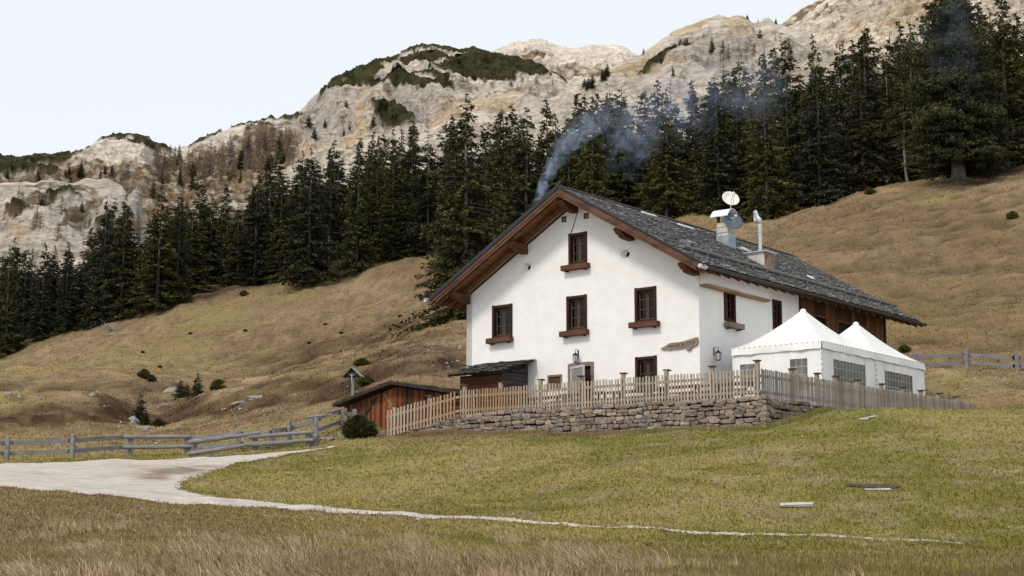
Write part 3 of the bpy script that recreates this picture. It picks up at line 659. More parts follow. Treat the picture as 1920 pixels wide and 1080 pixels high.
# carved purlin ends on the gable
for px, zt_ in ((-11.28, None), (-8.22, None), (XR - .02, None), (-3.0, None), (-.10, None)):
    zt_ = roofz(px) - (.42 if abs(px - XR) > .5 else .50); M_ = Matrix(((0, 0, 1, px - .15), (1, 0, 0, 0), (0, 1, 0, 0), (0, 0, 0, 1)))
    poly = [(.02, zt_), (-1.02, zt_), (-1.06, zt_ - .10), (-.95, zt_ - .15), (-.90, zt_ - .22), (-.74, zt_ - .25), (-.68, zt_ - .33), (-.5, zt_ - .36), (.02, zt_ - .38)]
    bb = MB(); bb.prism(poly, 0, .28, M_); bb.build('purlin_end', M_beam, house)
bb = MB(); 
for s_ in (1, -1): slopebar(bb, s_, .1, -XR + .1, -.06, -.004, .40, .50)
bb.build('gable_trim', M_beam, house)
# snow guard log and small roof items
bb = MB(); gx = -.42; gz = roofz(gx) + .13
P = []; y = -.35
while y < 18.05: bb.tube([(gx, y, gz + random.uniform(-.012, .012)), (gx, min(y + 2.3, 18.1), gz + random.uniform(-.012, .012))], .075, 8); y += 2.32
for y in np.arange(.1, 18, 1.15): bb.box((gx - .03, y, gz - .16), (gx + .10, y + .05, gz + .0))
bb.build('snow_guard_log', wood('grey_log', (.10, .095, .09), (.22, .21, .20), (1, .1, 1), 6), roof)
def onroof(x, y, o=.05):
    return Matrix.Translation((x, y, roofz(x) + o)) @ Matrix.Rotation(math.atan(RS), 4, 'Y')
for (x, y, l, wd) in ((-5.2, 4.6, .14, 1.05), (-4.9, 7.05, .14, 1.25), (-3.5, 9.55, .10, 1.2), (-3.75, 10.05, .35, .28), (-1.7, 12.2, .35, .16)):
    bb = MB(); bb.box((-l / 2, -wd / 2, 0), (l / 2, wd / 2, .05), onroof(x, y, .03)); bb.build('roof_light_strip', M_whitemetal, roof)
# main chimney
cx0, cx1, cy0, cy1 = -3.98, -3.44, 8.10, 8.66
ch = MB(); ch.box((cx0, cy0, 7.3), (cx1, cy1, 9.20), bev=.03); ch.box((cx0 - .03, cy0 - .03, 8.74), (cx1 + .03, cy1 + .03, 8.78)); ch.box((cx0 - .025, cy0 - .025, 8.98), (cx1 + .025, cy1 + .025, 9.03)); chim = ch.build('chimney', M_mortar, roof)
ch = MB(); ch.box((cx0 - .03, cy0 - .03, 7.3), (cx1 + .03, cy1 + .03, 8.60)); ch.build('chimney_flashing', M_bluemetal, chim)
for x in (cx0, cx1 - .1):
    for y in (cy0, cy1 - .1): MB().box((x, y, 9.20), (x + .1, y + .1, 9.46)).build('cap_support', M_blackwood, chim)
V = []; n = 14
for i in range(n):
    t = -1 + 2 * i / (n - 1); yy = (cy0 + cy1) / 2 + t * .50; z = 9.41 + .36 * (1 - abs(t) ** 2.2)
    for x in (cx0 - .22, cx1 + .12): V += [(x, yy, z), (x, yy, z + .025)]
Fc = []
for i in range(n - 1):
    a = 4 * i; c = a + 4; Fc += [(a + 1, c + 1, c + 3, a + 3), (a, a + 2, c + 2, c), (a, c, c + 1, a + 1), (a + 2, a + 3, c + 3, c + 2)]
ch = MB(); ch.add(V, Fc); ch.build('chimney_cap', M_whitemetal, chim)
# kitchen flue: sheet metal base with a thin pipe and wind cowl
fx, fy = -1.80, 7.95; 
ch = MB(); ch.box((fx - .42, fy - .40, 5.9), (fx + .42, fy + .40, 7.55)); fl = ch.build('flue_box', M_mortar, roof); MB().box((fx + .422, fy - .42, 5.9), (fx + .44, fy + .42, 7.53)).build('rusty_side_sheet', M_rust, fl)
ch = MB(); ch.box((fx - .52, fy - .50, 7.552), (fx + .52, fy + .50, 7.60)); ch.lathe([(.20, 7.60), (.11, 7.70)], 14, Matrix.Translation((fx, fy, 0))); ch.build('flue_lid', M_steel, fl)
ch = MB(); ch.tube([(fx, fy, 7.6), (fx, fy, 8.85)], .085, 12); ch.build('flue_pipe', M_steel, fl)
ch = MB(); ch.tube([(fx + .0, fy, 8.93), (fx + .01, fy, 9.03), (fx - .10, fy, 9.16), (fx - .16, fy, 9.33), (fx - .22, fy, 9.42)], [.10, .10, .085, .085, .10], 12); ch.box((fx - .27, fy - .02, 9.0), (fx - .13, fy + .02, 9.3)); ch.build('flue_cowl', M_steel, fl)

# ---- windows
def make_window(x, z, wd, ht, side=False, curtain=True, dark=M_darkwood, parent=house, bars=2):
    c = MB(); f = .10
    c.box((-wd / 2 - .02, -.035, -.02), (-wd / 2 + f, .12, ht + .03), bev=.008); c.box((wd / 2 - f, -.035, -.02), (wd / 2 + .02, .12, ht + .03), bev=.008)
    c.box((-wd / 2 + f, -.025, ht - .09), (wd / 2 - f, .12, ht + .02)); c.box((-wd / 2 + f, -.03, -.02), (wd / 2 - f, .12, .10))
    o = c.build('window', dark, parent); o.rotation_euler = (0, 0, R(90) if side else 0)
    o.location = (0, x, z) if side else (x, 0, z)
    a = MB(); i0, i1 = -wd / 2 + f, wd / 2 - f; s = .055; z0, z1 = .10, ht - .09
    for q0, q1 in ((i0, -.006), (.006, i1)):
        a.box((q0, .13, z0), (q0 + s, .17, z1)); a.box((q1 - s, .13, z0), (q1, .17, z1)); a.box((q0 + s, .13, z0), (q1 - s, .17, z0 + .07)); a.box((q0 + s, .13, z1 - s), (q1 - s, .17, z1))
        for k in range(1, bars + 1):
            zz = z0 + .03 + (z1 - z0) * k / (bars + 1); a.box((q0 + s, .135, zz), (q1 - s, .165, zz + .028))
    a.build('sash', M_sash, o)
    g = MB(); g.box((i0 + .02, .146, z0 + .02), (i1 - .02, .154, z1 - .02)); g.build('pane', M_glass, o)
    if curtain:
        k = MB(); n = 12
        V = [(i0 + .05 + (wd * .30) * i / n, .26 + .018 * math.sin(i * 2.1), zz) for i in range(n + 1) for zz in (z0 + .02, z0 + (z1 - z0) * .64)]
        k.add(V, [(2 * i, 2 * i + 2, 2 * i + 3, 2 * i + 1) for i in range(n)]); k.build('curtain', M_curtain, o)
    return o
for i, (a, c, z0, z1) in enumerate(Wn): make_window((a + c) / 2, z0 - FLOOR, c - a, z1 - z0)
for (a, c, z0, z1) in Wg: make_window((a + c) / 2, z0 - FLOOR, c - a, z1 - z0, curtain=False, bars=1)
for (a, c, z0, z1) in side_h: make_window((a + c) / 2, z0, c - a, z1 - z0, side=True, curtain=False)
for h in sq:
    o = MB().box((h[0] + .005, .03, h[2] + .005), (h[1] - .005, .10, h[3] - .005)).build('vent_hatch', M_darkwood, house)
    MB().box((h[0] + .05, .02, h[2] + .05), (h[1] - .05, .028, h[3] - .05)).build('vent_panel', M_greybox, o)
for i, (x, z) in enumerate(rounds): MB().lathe([(.001, 0), (.15, 0)], 18, Matrix.Translation((x + .05, .20, z - .02)) @ Matrix.Rotation(R(90), 4, 'X')).build('round_vent', M_dark, house)
# small shuttered window and the door
h = small_h; o = MB().box((h[0] - .02, -.02, h[2]), (h[0] + .06, .1, h[3] + .03)).box((h[1] - .06, -.02, h[2]), (h[1] + .02, .1, h[3] + .03)).box((h[0] + .06, -.018, h[3] - .05), (h[1] - .06, .1, h[3] + .03)).box((h[0] + .06, -.018, h[2]), (h[1] - .06, .1, h[2] + .05)).build('cellar_window', M_greybox, house)
MB().box((h[0] + .06, .04, h[2] + .05), (h[1] - .06, .08, h[3] - .05)).build('shutter_panel', M_redbox, o)
h = door_h; o = MB().box((h[0] - .05, -.03, 0), (h[0] + .10, .14, h[3])).box((h[1] - .10, -.03, 0), (h[1] + .05, .14, h[3])).box((h[0] + .1, -.028, h[3] - .14), (h[1] - .1, .14, h[3] + .02)).build('door_frame', M_greybox, house)
MB().box((h[0] + .10, .10, 0), (h[1] - .10, .14, h[3] - .14)).build('inner_door', M_darkwood, o)
dl = MB(); dw = 1.05; fr_ = M_greybox
dl.box((0, -.025, .05), (.10, .025, 2.30)).box((dw - .10, -.025, .05), (dw, .025, 2.30)).box((.1, -.025, 2.20), (dw - .1, .025, 2.30)).box((.1, -.025, .05), (dw - .1, .025, .35))
dr = dl.build('open_door', flat('pale_door_frame', (.50, .47, .43)), house); dr.location = (h[0] + .12, -.06, 0); dr.rotation_euler = (0, 0, R(-24))
MB().box((.1, -.008, .35), (dw - .1, .008, 2.20)).build('door_pane', flat('hazy_door_glass', (.27, .26, .25), rough=.12, spec=.8), dr)
MB().box((dw - .02, -.05, 1.1), (dw + .06, .0, 1.16)).build('door_handle', M_black, dr)
# cable running down the gable to the attic window
cb = MB(); cb.tube([(-5.60, -.03, 8.5), (-5.66, -.03, 8.3), (-5.80, -.03, 7.95), (-5.92, -.03, 7.67)], .012, 5); cb.build('cable', M_black, house)

# ---- things hanging on the house
def flower_box(x, z, wd, m, label, side=False, n=0):
    p = loc2w(.0, x, z) if side else loc2w(x, 0, z)
    r = empty('flower_box', p, label, 'flower box', 'wooden flower boxes under the windows', rz=HA + (R(90) if side else 0))
    tl = R(random.uniform(-1.5, 1.0)); M_ = Matrix.Rotation(tl, 4, 'Y')
    b = MB(); b.box((-wd / 2, -.27, 0), (wd / 2, -.24, .21), M_, bev=.004); b.box((-wd / 2, -.24, 0), (-wd / 2 + .03, -.03, .20), M_); b.box((wd / 2 - .03, -.24, 0), (wd / 2, -.03, .20), M_); b.box((-wd / 2 + .03, -.24, 0), (wd / 2 - .03, -.03, .03), M_)
    b.build('box_body', m, r)
    MB().box((-wd / 2 + .03, -.239, .12), (wd / 2 - .03, -.032, .16), M_).build('soil', flat('soil', (.05, .035, .025), rough=1), r)
    for sx in (-.34, .34): MB().box((sx * wd - .02, -.22, -.05), (sx * wd + .02, 0, -.003), M_).build('bracket', M_black, r)
    return r
flower_box(-9.47, 9.0 - FLOOR, 1.26, M_boxwood, 'brown flower box under the leftmost first floor window of the white gable')
flower_box(-5.70, 8.97 - FLOOR, 1.30, M_boxwood, 'dark stained flower box under the middle first floor window of the gable')
flower_box(-2.38, 9.02 - FLOOR, 1.30, M_redbox, 'reddish brown flower box under the right first floor window of the gable')
flower_box(-5.62, 11.62 - FLOOR, 1.28, M_redbox, 'red brown flower box under the small attic window near the ridge')
flower_box(2.35, 9.02 - FLOOR, 1.15, M_greybox, 'bleached grey flower box hanging crooked under the side wall window', side=True)
# carved name board
sgn = empty('name_board', loc2w(-.86, -.03, 8.2 - FLOOR), 'rough driftwood name board fixed to the white gable near its right corner', 'sign', rz=HA)
poly = [(-.86, -.06), (-.62, .02), (-.44, .11), (-.30, .125), (.0, .12), (.2, .14), (.62, .22), (.80, .25), (.84, .14), (.81, .0), (.68, -.08), (.55, -.10), (.50, -.20), (.38, -.23), (.30, -.17), (.27, -.09), (0, -.115), (-.12, -.125), (-.3, -.11), (-.45, -.135), (-.56, -.10), (-.72, -.10)]
MB().prism(poly, 0, .05, Matrix(((1, 0, 0, 0), (0, 0, -1, 0), (0, 1, 0, 0), (0, 0, 0, 1)))).build('board', wood('driftwood', (.16, .125, .095), (.34, .28, .22), (.12, 1, 1), 14, bdist=.02), sgn)
def text(txt, size, parent, loc, rot, m, name='lettering'):
    cu = bpy.data.curves.new(name, 'FONT'); cu.body = txt; cu.size = size; cu.extrude = .004; cu.align_x = 'CENTER'; cu.align_y = 'CENTER'
    tmp = bpy.data.objects.new(name, cu); COL.objects.link(tmp); bpy.context.view_layer.update()
    me = bpy.data.meshes.new_from_object(tmp.evaluated_get(bpy.context.evaluated_depsgraph_get())); bpy.data.objects.remove(tmp)
    me.materials.clear(); me.materials.append(m); o = link(name, me, parent); o.location = loc; o.rotation_euler = rot; return o
text('MALGA RA STUA', .155, sgn, (.12, -.054, .018), (R(90), R(-3.5), 0), flat('carved_dark_letters', (.05, .015, .012)))
# lanterns
def lantern(p, rz, label):
    r = empty('wall_lantern', p, label, 'lantern', 'black iron lanterns on the farmhouse walls', rz=rz)
    b = MB(); b.box((-.03, -.02, .10), (.03, 0, .40)); b.tube([(0, -.01, .36), (0, -.10, .43), (0, -.20, .40), (0, -.20, .29)], .012, 6); b.build('bracket', M_black, r)
    b = MB(); b.lathe([(.0, .30), (.035, .28), (.12, .20), (.125, .18)], 6, Matrix.Translation((0, -.20, 0))); b.lathe([(.085, -.10), (.10, -.08), (.0, -.12)], 6, Matrix.Translation((0, -.20, 0)))
    for k in range(6):
        t = 2 * math.pi * k / 6; b.tube([(.115 * math.cos(t), -.2 + .115 * math.sin(t), .18), (.085 * math.cos(t), -.2 + .085 * math.sin(t), -.09)], .008, 4)
    b.build('cage', M_black, r); MB().lathe([(.10, .17), (.075, -.08)], 6, Matrix.Translation((0, -.20, 0))).build('glass', flat('lantern_glass', (.5, .52, .58), rough=.2), r)
lantern(loc2w(-5.60, 0, 2.54), HA, 'black iron lantern above the open door of the gable')
lantern(loc2w(0, 1.0, 2.30), HA + R(90), 'black iron lantern on the side wall beside the white tent')
# satellite dishes
def dish(p, r_, yaw, tilt, m, label, mast, txt=None):
    r = empty('satellite_dish', p, label, 'satellite dish', rz=0)
    M_ = Matrix.Rotation(yaw, 4, 'Z') @ Matrix.Rotation(R(90) - tilt, 4, 'X')    # local +z looks out of the dish
    prof = [(0.001, -.10)] + [(r_ * k / 7, -.10 + .10 * (k / 7) ** 2) for k in range(1, 8)] + [(r_ * 1.01, -.012), (r_ * .7, -.075), (0.001, -.125)]
    MB().lathe(prof, 32, M_).build('reflector', m, r, smooth=True)
    b = MB(); e = M_ @ Vector((0, -r_ * .12, .42)); 
    for sx in (-.06, .06): b.tube([M_ @ Vector((sx, -r_ * .9, -.02)), M_ @ Vector((sx * .5, -r_ * .12, .40))], .013, 6)
    b.build('feed_arm', M_steel, r); MB().tube([e, M_ @ Vector((0, 0, .34))], .045, 8).build('receiver', M_whitemetal, r)
    MB().tube(mast, .024, 8).build('mast', M_steel, r)
    if txt: text(txt, .15, r, tuple(M_ @ Vector((.0, r_ * .45, -.062))), M_.to_euler(), flat('pale_letters', (.55, .57, .6)))
    return r
mp = loc2w(-3.42, 8.35, 10.12)
dish(mp + Vector((.0, -.1, .12)), .385, R(12), R(28), M_dishw, 'round cream satellite dish on a mast above the chimney cap', [(0, .12, -.05), (0, .12, -1.0)])
gp2 = loc2w(-3.22, 8.15, 9.10)
dish(gp2 + Vector((0, -.05, .10)), .44, R(-12) * -1, R(26), M_dishg, 'larger dark grey satellite dish mounted on the side of the chimney', [(0, .08, -.02), (-.1, .4, -.10)], 'sky')
# ------------------------------------------------------------------ terrace, dry stone wall
def onU(X, Y, u):                                     # photo ray meets plane u=const -> (v, z)
    r = ray(X, Y); n = UU; t = ((HC + u * UU) @ n) / (r[0] * n[0] + r[1] * n[1]); x, y, z = r * t; return float(uv_of(x, y)[1]), float(z)
def onV(X, Y, v):                                     # plane v=const -> (u, z)
    r = ray(X, Y); n = VV; t = ((HC + v * VV) @ n) / (r[0] * n[0] + r[1] * n[1]); x, y, z = r * t; return float(uv_of(x, y)[0]), float(z)
TZ = FLOOR
def slab(name, poly, z0, z1, m, kind='structure'):
    o = MB().prism([tuple(p) for p in poly], z0, z1).build(name, m); tag(o, kind=kind); return o
M_terr = mat('terrace_gravel', [(.3, (.30, .27, .23)), (.7, (.44, .40, .35))], scale=3, detail=10, bump=.5, bscale=12)
inn = lambda p, q, d: (p[0] + (q[0] - p[0]) * d, p[1] + (q[1] - p[1]) * d)
slab('terrace', [FC[:2], FL[:2], W(12.6, -2)[:2], W(12.6, 17.5)[:2], W(-4.5, 18)[:2], FR[:2]], TZ - 1.6, TZ - .03, M_terr)

M_stone = mat('field_stone', [(.25, (.50, .48, .46)), (.5, (.95, .92, .90)), (.75, (1.35, 1.30, 1.22))], scale=2.6, detail=12, rnd=.72, rough=.95, bump=1.0, bscale=7, bdist=.06, attr='Col', fine=(16, (.75, .74, .72), (1.18, 1.17, 1.15)), spec=.15)
def rock_verts(lo, hi, amp, seed, n=2):
    """a rounded, slightly irregular block as (verts, faces)"""
    bm = bmesh.new(); bmesh.ops.create_cube(bm, size=1.0); bmesh.ops.subdivide_edges(bm, edges=bm.edges[:], cuts=n, use_grid_fill=True)
    c = [(lo[i] + hi[i]) / 2 for i in range(3)]; s_ = [(hi[i] - lo[i]) for i in range(3)]; rs = random.Random(seed); V = []
    for v in bm.verts:
        p = v.co.copy(); q = Vector([max(-.5, min(.5, t)) for t in p]); e = sum(1 for t in q if abs(t) > .49)
        k = 1 - .05 * max(0, e - 1) ** 1.6
        V.append((c[0] + (q.x * k + rs.uniform(-amp, amp)) * s_[0], c[1] + (q.y * k + rs.uniform(-amp, amp)) * s_[1], c[2] + (q.z * k + rs.uniform(-amp, amp) * .8) * s_[2]))
    Fc = [tuple(v.index for v in f.verts) for f in bm.faces]; bm.free(); return V, Fc
CUBE3 = None
def stone_col():
    base = random.choice([(.30, .26, .23), (.26, .235, .215), (.33, .28, .235), (.255, .205, .17), (.29, .24, .20), (.24, .22, .21), (.40, .345, .28), (.20, .18, .17), (.27, .215, .175)])
    k = random.uniform(.75, 1.2); return tuple(c * k for c in base)
def stone_wall(name, A, B, topA, topB, label, backf=True, thick=.34, extra=None):
    """dry stone wall whose face runs from A to B (world xy); top heights topA, topB"""
    A = Vector((*A, 0)); B = Vector((*B, 0)); L = (B - A).length; d = (B - A) / L; nrm = Vector((d.y, -d.x, 0))
    if nrm.y > 0: nrm = -nrm
    M_ = Matrix(((d.x, -nrm.x, 0, A.x), (d.y, -nrm.y, 0, A.y), (0, 0, 1, 0), (0, 0, 0, 1)))
    return M_, L
def courses(mb, M_, L, topf, basef, y0=0.0):
    """fill a wall face with staggered courses of stones (in the wall's frame x along, y into the wall)"""
    zmin = min(basef(x) for x in np.linspace(0, L, 12)) - .15; zmax = max(topf(x) for x in np.linspace(0, L, 12))
    z = zmax; row = 0
    hs = []
    while z > zmin:
        h = random.uniform(.09, .17); hs.append((z - h, z)); z -= h
    for zi, (za, zb) in enumerate(hs):
        x = -random.uniform(0, .2)
        while x < L:
            ln = random.choice([random.uniform(.14, .26), random.uniform(.22, .42), random.uniform(.36, .56)]) * (1.0 if zi else 1.15)
            xa, xb_ = max(x, 0), min(x + ln, L); x += ln
            if xb_ - xa < .07: continue
            xm = (xa + xb_) / 2; t = topf(xm) - zmax; lo, hi = za + t, zb + t
            if hi < basef(xm) - .12: continue
            dz = .05 * vn(xm / .7, zi * 3.1, 5); jg = random.uniform(0, .05)
            sp = random.random() < .13 and zi < len(hs) - 1
            V, Fc = rock_verts((xa + .006, y0 - .03 + jg, lo + .004 + dz - (.09 if sp else 0)), (xb_ - .006, y0 + .30, hi - .004 + dz), .05, random.random())
            mb.add([tuple(M_ @ Vector(p)) for p in V], Fc, stone_col())
# wall face runs a little in front of the pickets
A0 = np.array(FC[:2]); A1 = np.array(FL[:2]); dv = (A1 - A0) / np.linalg.norm(A1 - A0); nv = np.array([dv[1], -dv[0]]); nv = nv if nv[1] < 0 else -nv
c0 = A0 + nv * .28 - dv * .35; c1 = A1 + nv * .28; WE = gp(770, 815, 61.2)
wc = at(1452, 748, 54.2)[:2]
mb = MB()
M1_, L1 = stone_wall('', c1, c0, 0, 0, ''); 
def wf(M_): return lambda x: float(ground((M_ @ Vector((x, 0, 0))).x, (M_ @ Vector((x, 0, 0))).y))
courses(mb, M1_, L1, lambda x: TZ + .05 + .03 * vn(x / .8, 0 * x, 9), wf(M1_))
M2_, L2_ = stone_wall('', WE[:2], c1, 0, 0, ''); courses(mb, M2_, L2_, lambda x: WE.z + .28 + (TZ - .02 - WE.z - .28) * x / L2_, wf(M2_))
er = at(1556, 768, 57.6); c3 = np.array(er[:2]); M3_, L3_ = stone_wall('', c0, c3, 0, 0, ''); courses(mb, M3_, L3_, lambda x: TZ - .02 + .02 * x / L3_, wf(M3_))
wallo = mb.build('stone_wall', M_stone, col=True, smooth=False)
tag(wallo, 'rough dry stone wall of grey and reddish blocks under the picket fence', 'stone wall')
fillp = [tuple(np.array(p) - nv * .12) for p in (c1, c0)]
MB().prism([tuple(c1 - nv * .10), tuple(c0 - nv * .10 + dv * .1), tuple(A0 - nv * .2), tuple(A1 - nv * .2)], TZ - 1.6, TZ - .06).build('wall_core', M_dark, wallo)

# ------------------------------------------------------------------ picket fences
M_picket = wood('weathered_picket', (.74, .73, .72), (1.15, 1.12, 1.08), (1, 1, .12), 9, attr='Col', rough=.9)
M_postw = wood('fence_post_wood', (.25, .19, .14), (.42, .33, .25), (1, 1, .12), 8, rough=.9)
M_capw = wood('post_cap_wood', (.06, .035, .025), (.12, .075, .05), (1, 1, 1), 8)
def picket_fence(name, pts, posts, label, spacing, colf, hgt=.95, wd=.062, lim=100, railc=(.3, .24, .18), zf=None):
    """pts: 3D polyline of the fence foot. posts: distances along it."""
    P = [Vector(p) for p in pts]; seg = [(P[i + 1] - P[i]).length for i in range(len(P) - 1)]; L = sum(seg)
    def pos(s):
        for i, l in enumerate(seg):
            if s <= l or i == len(seg) - 1: return P[i] + (P[i + 1] - P[i]) * (s / l), (P[i + 1] - P[i]).normalized()
            s -= l
    r = empty(name, P[0], label, 'fence'); o0 = P[0]
    n = int(L / spacing); meshes = {}; rest = MB()
    for i in range(n):
        s_ = (i + .5) * spacing; p, d = pos(s_); p = p - o0; yaw = math.atan2(d.y, d.x); c = colf(s_ / L); h = hgt + random.uniform(-.02, .02)
        M_ = Matrix.Translation(p) @ Matrix.Rotation(yaw, 4, 'Z') @ Matrix.Rotation(random.uniform(-.018, .018), 4, 'Y')
        if i < lim:
            b = MB(); b.box((-wd / 2, -.012, -.03), (wd / 2, .012, h), None, c, bev=.004); o = b.build('picket', M_picket, r, col=True); o.matrix_local = M_
        else: rest.box((-wd / 2, -.012, .03), (wd / 2, .012, h), M_, c)
    if n > lim: o = rest.build('picket_row', M_picket, r, col=True); o['kind'] = 'stuff'
    for zz in (.20, .72):
        q = 0
        for i, l in enumerate(seg):
            b = MB(); a = P[i] - o0; e = P[i + 1] - o0; d = (e - a).normalized(); side = Vector((-d.y, d.x, 0)); side = side if (side.y > 0) else -side
            a2 = a + side * .034 + Vector((0, 0, zz)); e2 = e + side * .034 + Vector((0, 0, zz)); s2 = side * .018; u2 = Vector((0, 0, .045))
            V = [a2 - s2 - u2, e2 - s2 - u2, e2 + s2 - u2, a2 + s2 - u2, a2 - s2 + u2, e2 - s2 + u2, e2 + s2 + u2, a2 + s2 + u2]
            b.add(V, [(3, 2, 1, 0), (4, 5, 6, 7), (0, 1, 5, 4), (1, 2, 6, 5), (2, 3, 7, 6), (3, 0, 4, 7)]); b.build('rail', M_postw, r)
    for s_, hh in posts:
        p, d = pos(s_); p = p - o0; yaw = math.atan2(d.y, d.x); M_ = Matrix.Translation(p) @ Matrix.Rotation(yaw, 4, 'Z')
        b = MB(); b.box((-.06, .055, -.5), (.06, .175, hh), None, bev=.006); o = b.build('post', M_postw, r); o.matrix_local = M_
        b = MB(); b.box((-.11, .005, hh + .002), (.11, .225, hh + .045), Matrix.Rotation(random.uniform(-.06, .06), 4, 'X'), bev=.006); b.build('post_cap', M_capw, o)
    return r
def gray(k): return (.40 * k, .34 * k, .275 * k)
def fcol(t):
    k = random.uniform(.75, 1.2); g = np.array([.40, .355, .305]) * k; w_ = np.array([.36, .22, .115]) * random.uniform(.8, 1.15)
    warm = math.exp(-((t - .12) / .13) ** 2) * .9 + (.22 if random.random() < .25 else 0); warm = min(1, warm)
    c = g * (1 - warm) + w_ * warm; return tuple(c)
fl3 = Vector((FL[0], FL[1], TZ)); fc3 = Vector((FC[0], FC[1], TZ)); Lf = (fl3 - fc3).length
def alongX(X):                                        # distance from FL along the front line for a photo column
    best = min(np.linspace(0, 1, 600), key=lambda t: abs(proj(np.array(fl3 + (fc3 - fl3) * t))[0] - X)); return best * Lf
picket_fence('picket_fence', [fl3, fc3], [(alongX(X), 1.12) for X in (868, 936, 1010, 1088, 1166, 1247, 1333)] + [(Lf - .10, 1.2)], 'long weathered picket fence standing on the stone wall in front of the farmhouse', Lf / 99.0, fcol)
fe3 = gp(724, 818, 62.6); fe3.z += .02
Ls = (fe3 - fl3).length
picket_fence('picket_fence', [fe3, fl3 - (fl3 - fe3).normalized() * .02], [(Ls * f, 1.05) for f in (.10, .58)], 'short sloping end of the picket fence beside the barn with warm brown pickets', Ls / 22.0, lambda t: tuple((np.array([.44, .385, .33]) * (1 - t) + np.array([.38, .235, .13]) * t) * random.uniform(.85, 1.15)))
fr3 = Vector((FR[0], FR[1], TZ - .02)); Lr = (fr3 - fc3).length; dr3 = (fr3 - fc3).normalized()
picket_fence('picket_fence', [fc3 + dr3 * .12, fr3], [(Lr * f, 1.10) for f in (.13, .235, .31, .41, .52, .62, .71, .80, .9)], 'grey picket fence running back along the white party tents', .118, lambda t: tuple(np.array([.38, .34, .30]) * random.uniform(.65, 1.2)), wd=.07)

# ------------------------------------------------------------------ party tents
def pvcmat():
    m, t, b = newmat('white_tent_fabric'); tc = N(t, 'TexCoord'); n = N(t, 'TexNoise', i_Scale=1.4, i_Detail=5.0); t.links.new(tc.outputs['Object'], n.inputs['Vector'])
    t.links.new(ramp(t, n.outputs[0], [(.3, (.74, .735, .71)), (.7, (.83, .83, .82))]), b.inputs['Base Color']); b.inputs['Roughness'].default_value = .5
    n2 = N(t, 'TexNoise', i_Scale=3.5, i_Detail=3.0); mp = N(t, 'Mapping'); mp.inputs['Scale'].default_value = (1, 1, .2); t.links.new(tc.outputs['Object'], mp.inputs[0]); t.links.new(mp.outputs[0], n2.inputs['Vector'])
    bp = N(t, 'Bump'); bp.inputs['Strength'].default_value = .8; bp.inputs['Distance'].default_value = .06; t.links.new(n2.outputs[0], bp.inputs['Height']); t.links.new(bp.outputs[0], b.inputs['Normal'])
    return m
M_pvc = pvcmat()
M_tentwin = mat('tent_window_film', [(.35, (.07, .070, .060)), (.65, (.16, .155, .135))], scale=1.2, detail=4, rough=.22, bump=.25, bscale=5, spec=.6)
M_grid = flat('white_grid_film', (.50, .50, .48), rough=.6); M_rope = flat('black_lacing', (.06, .06, .06))
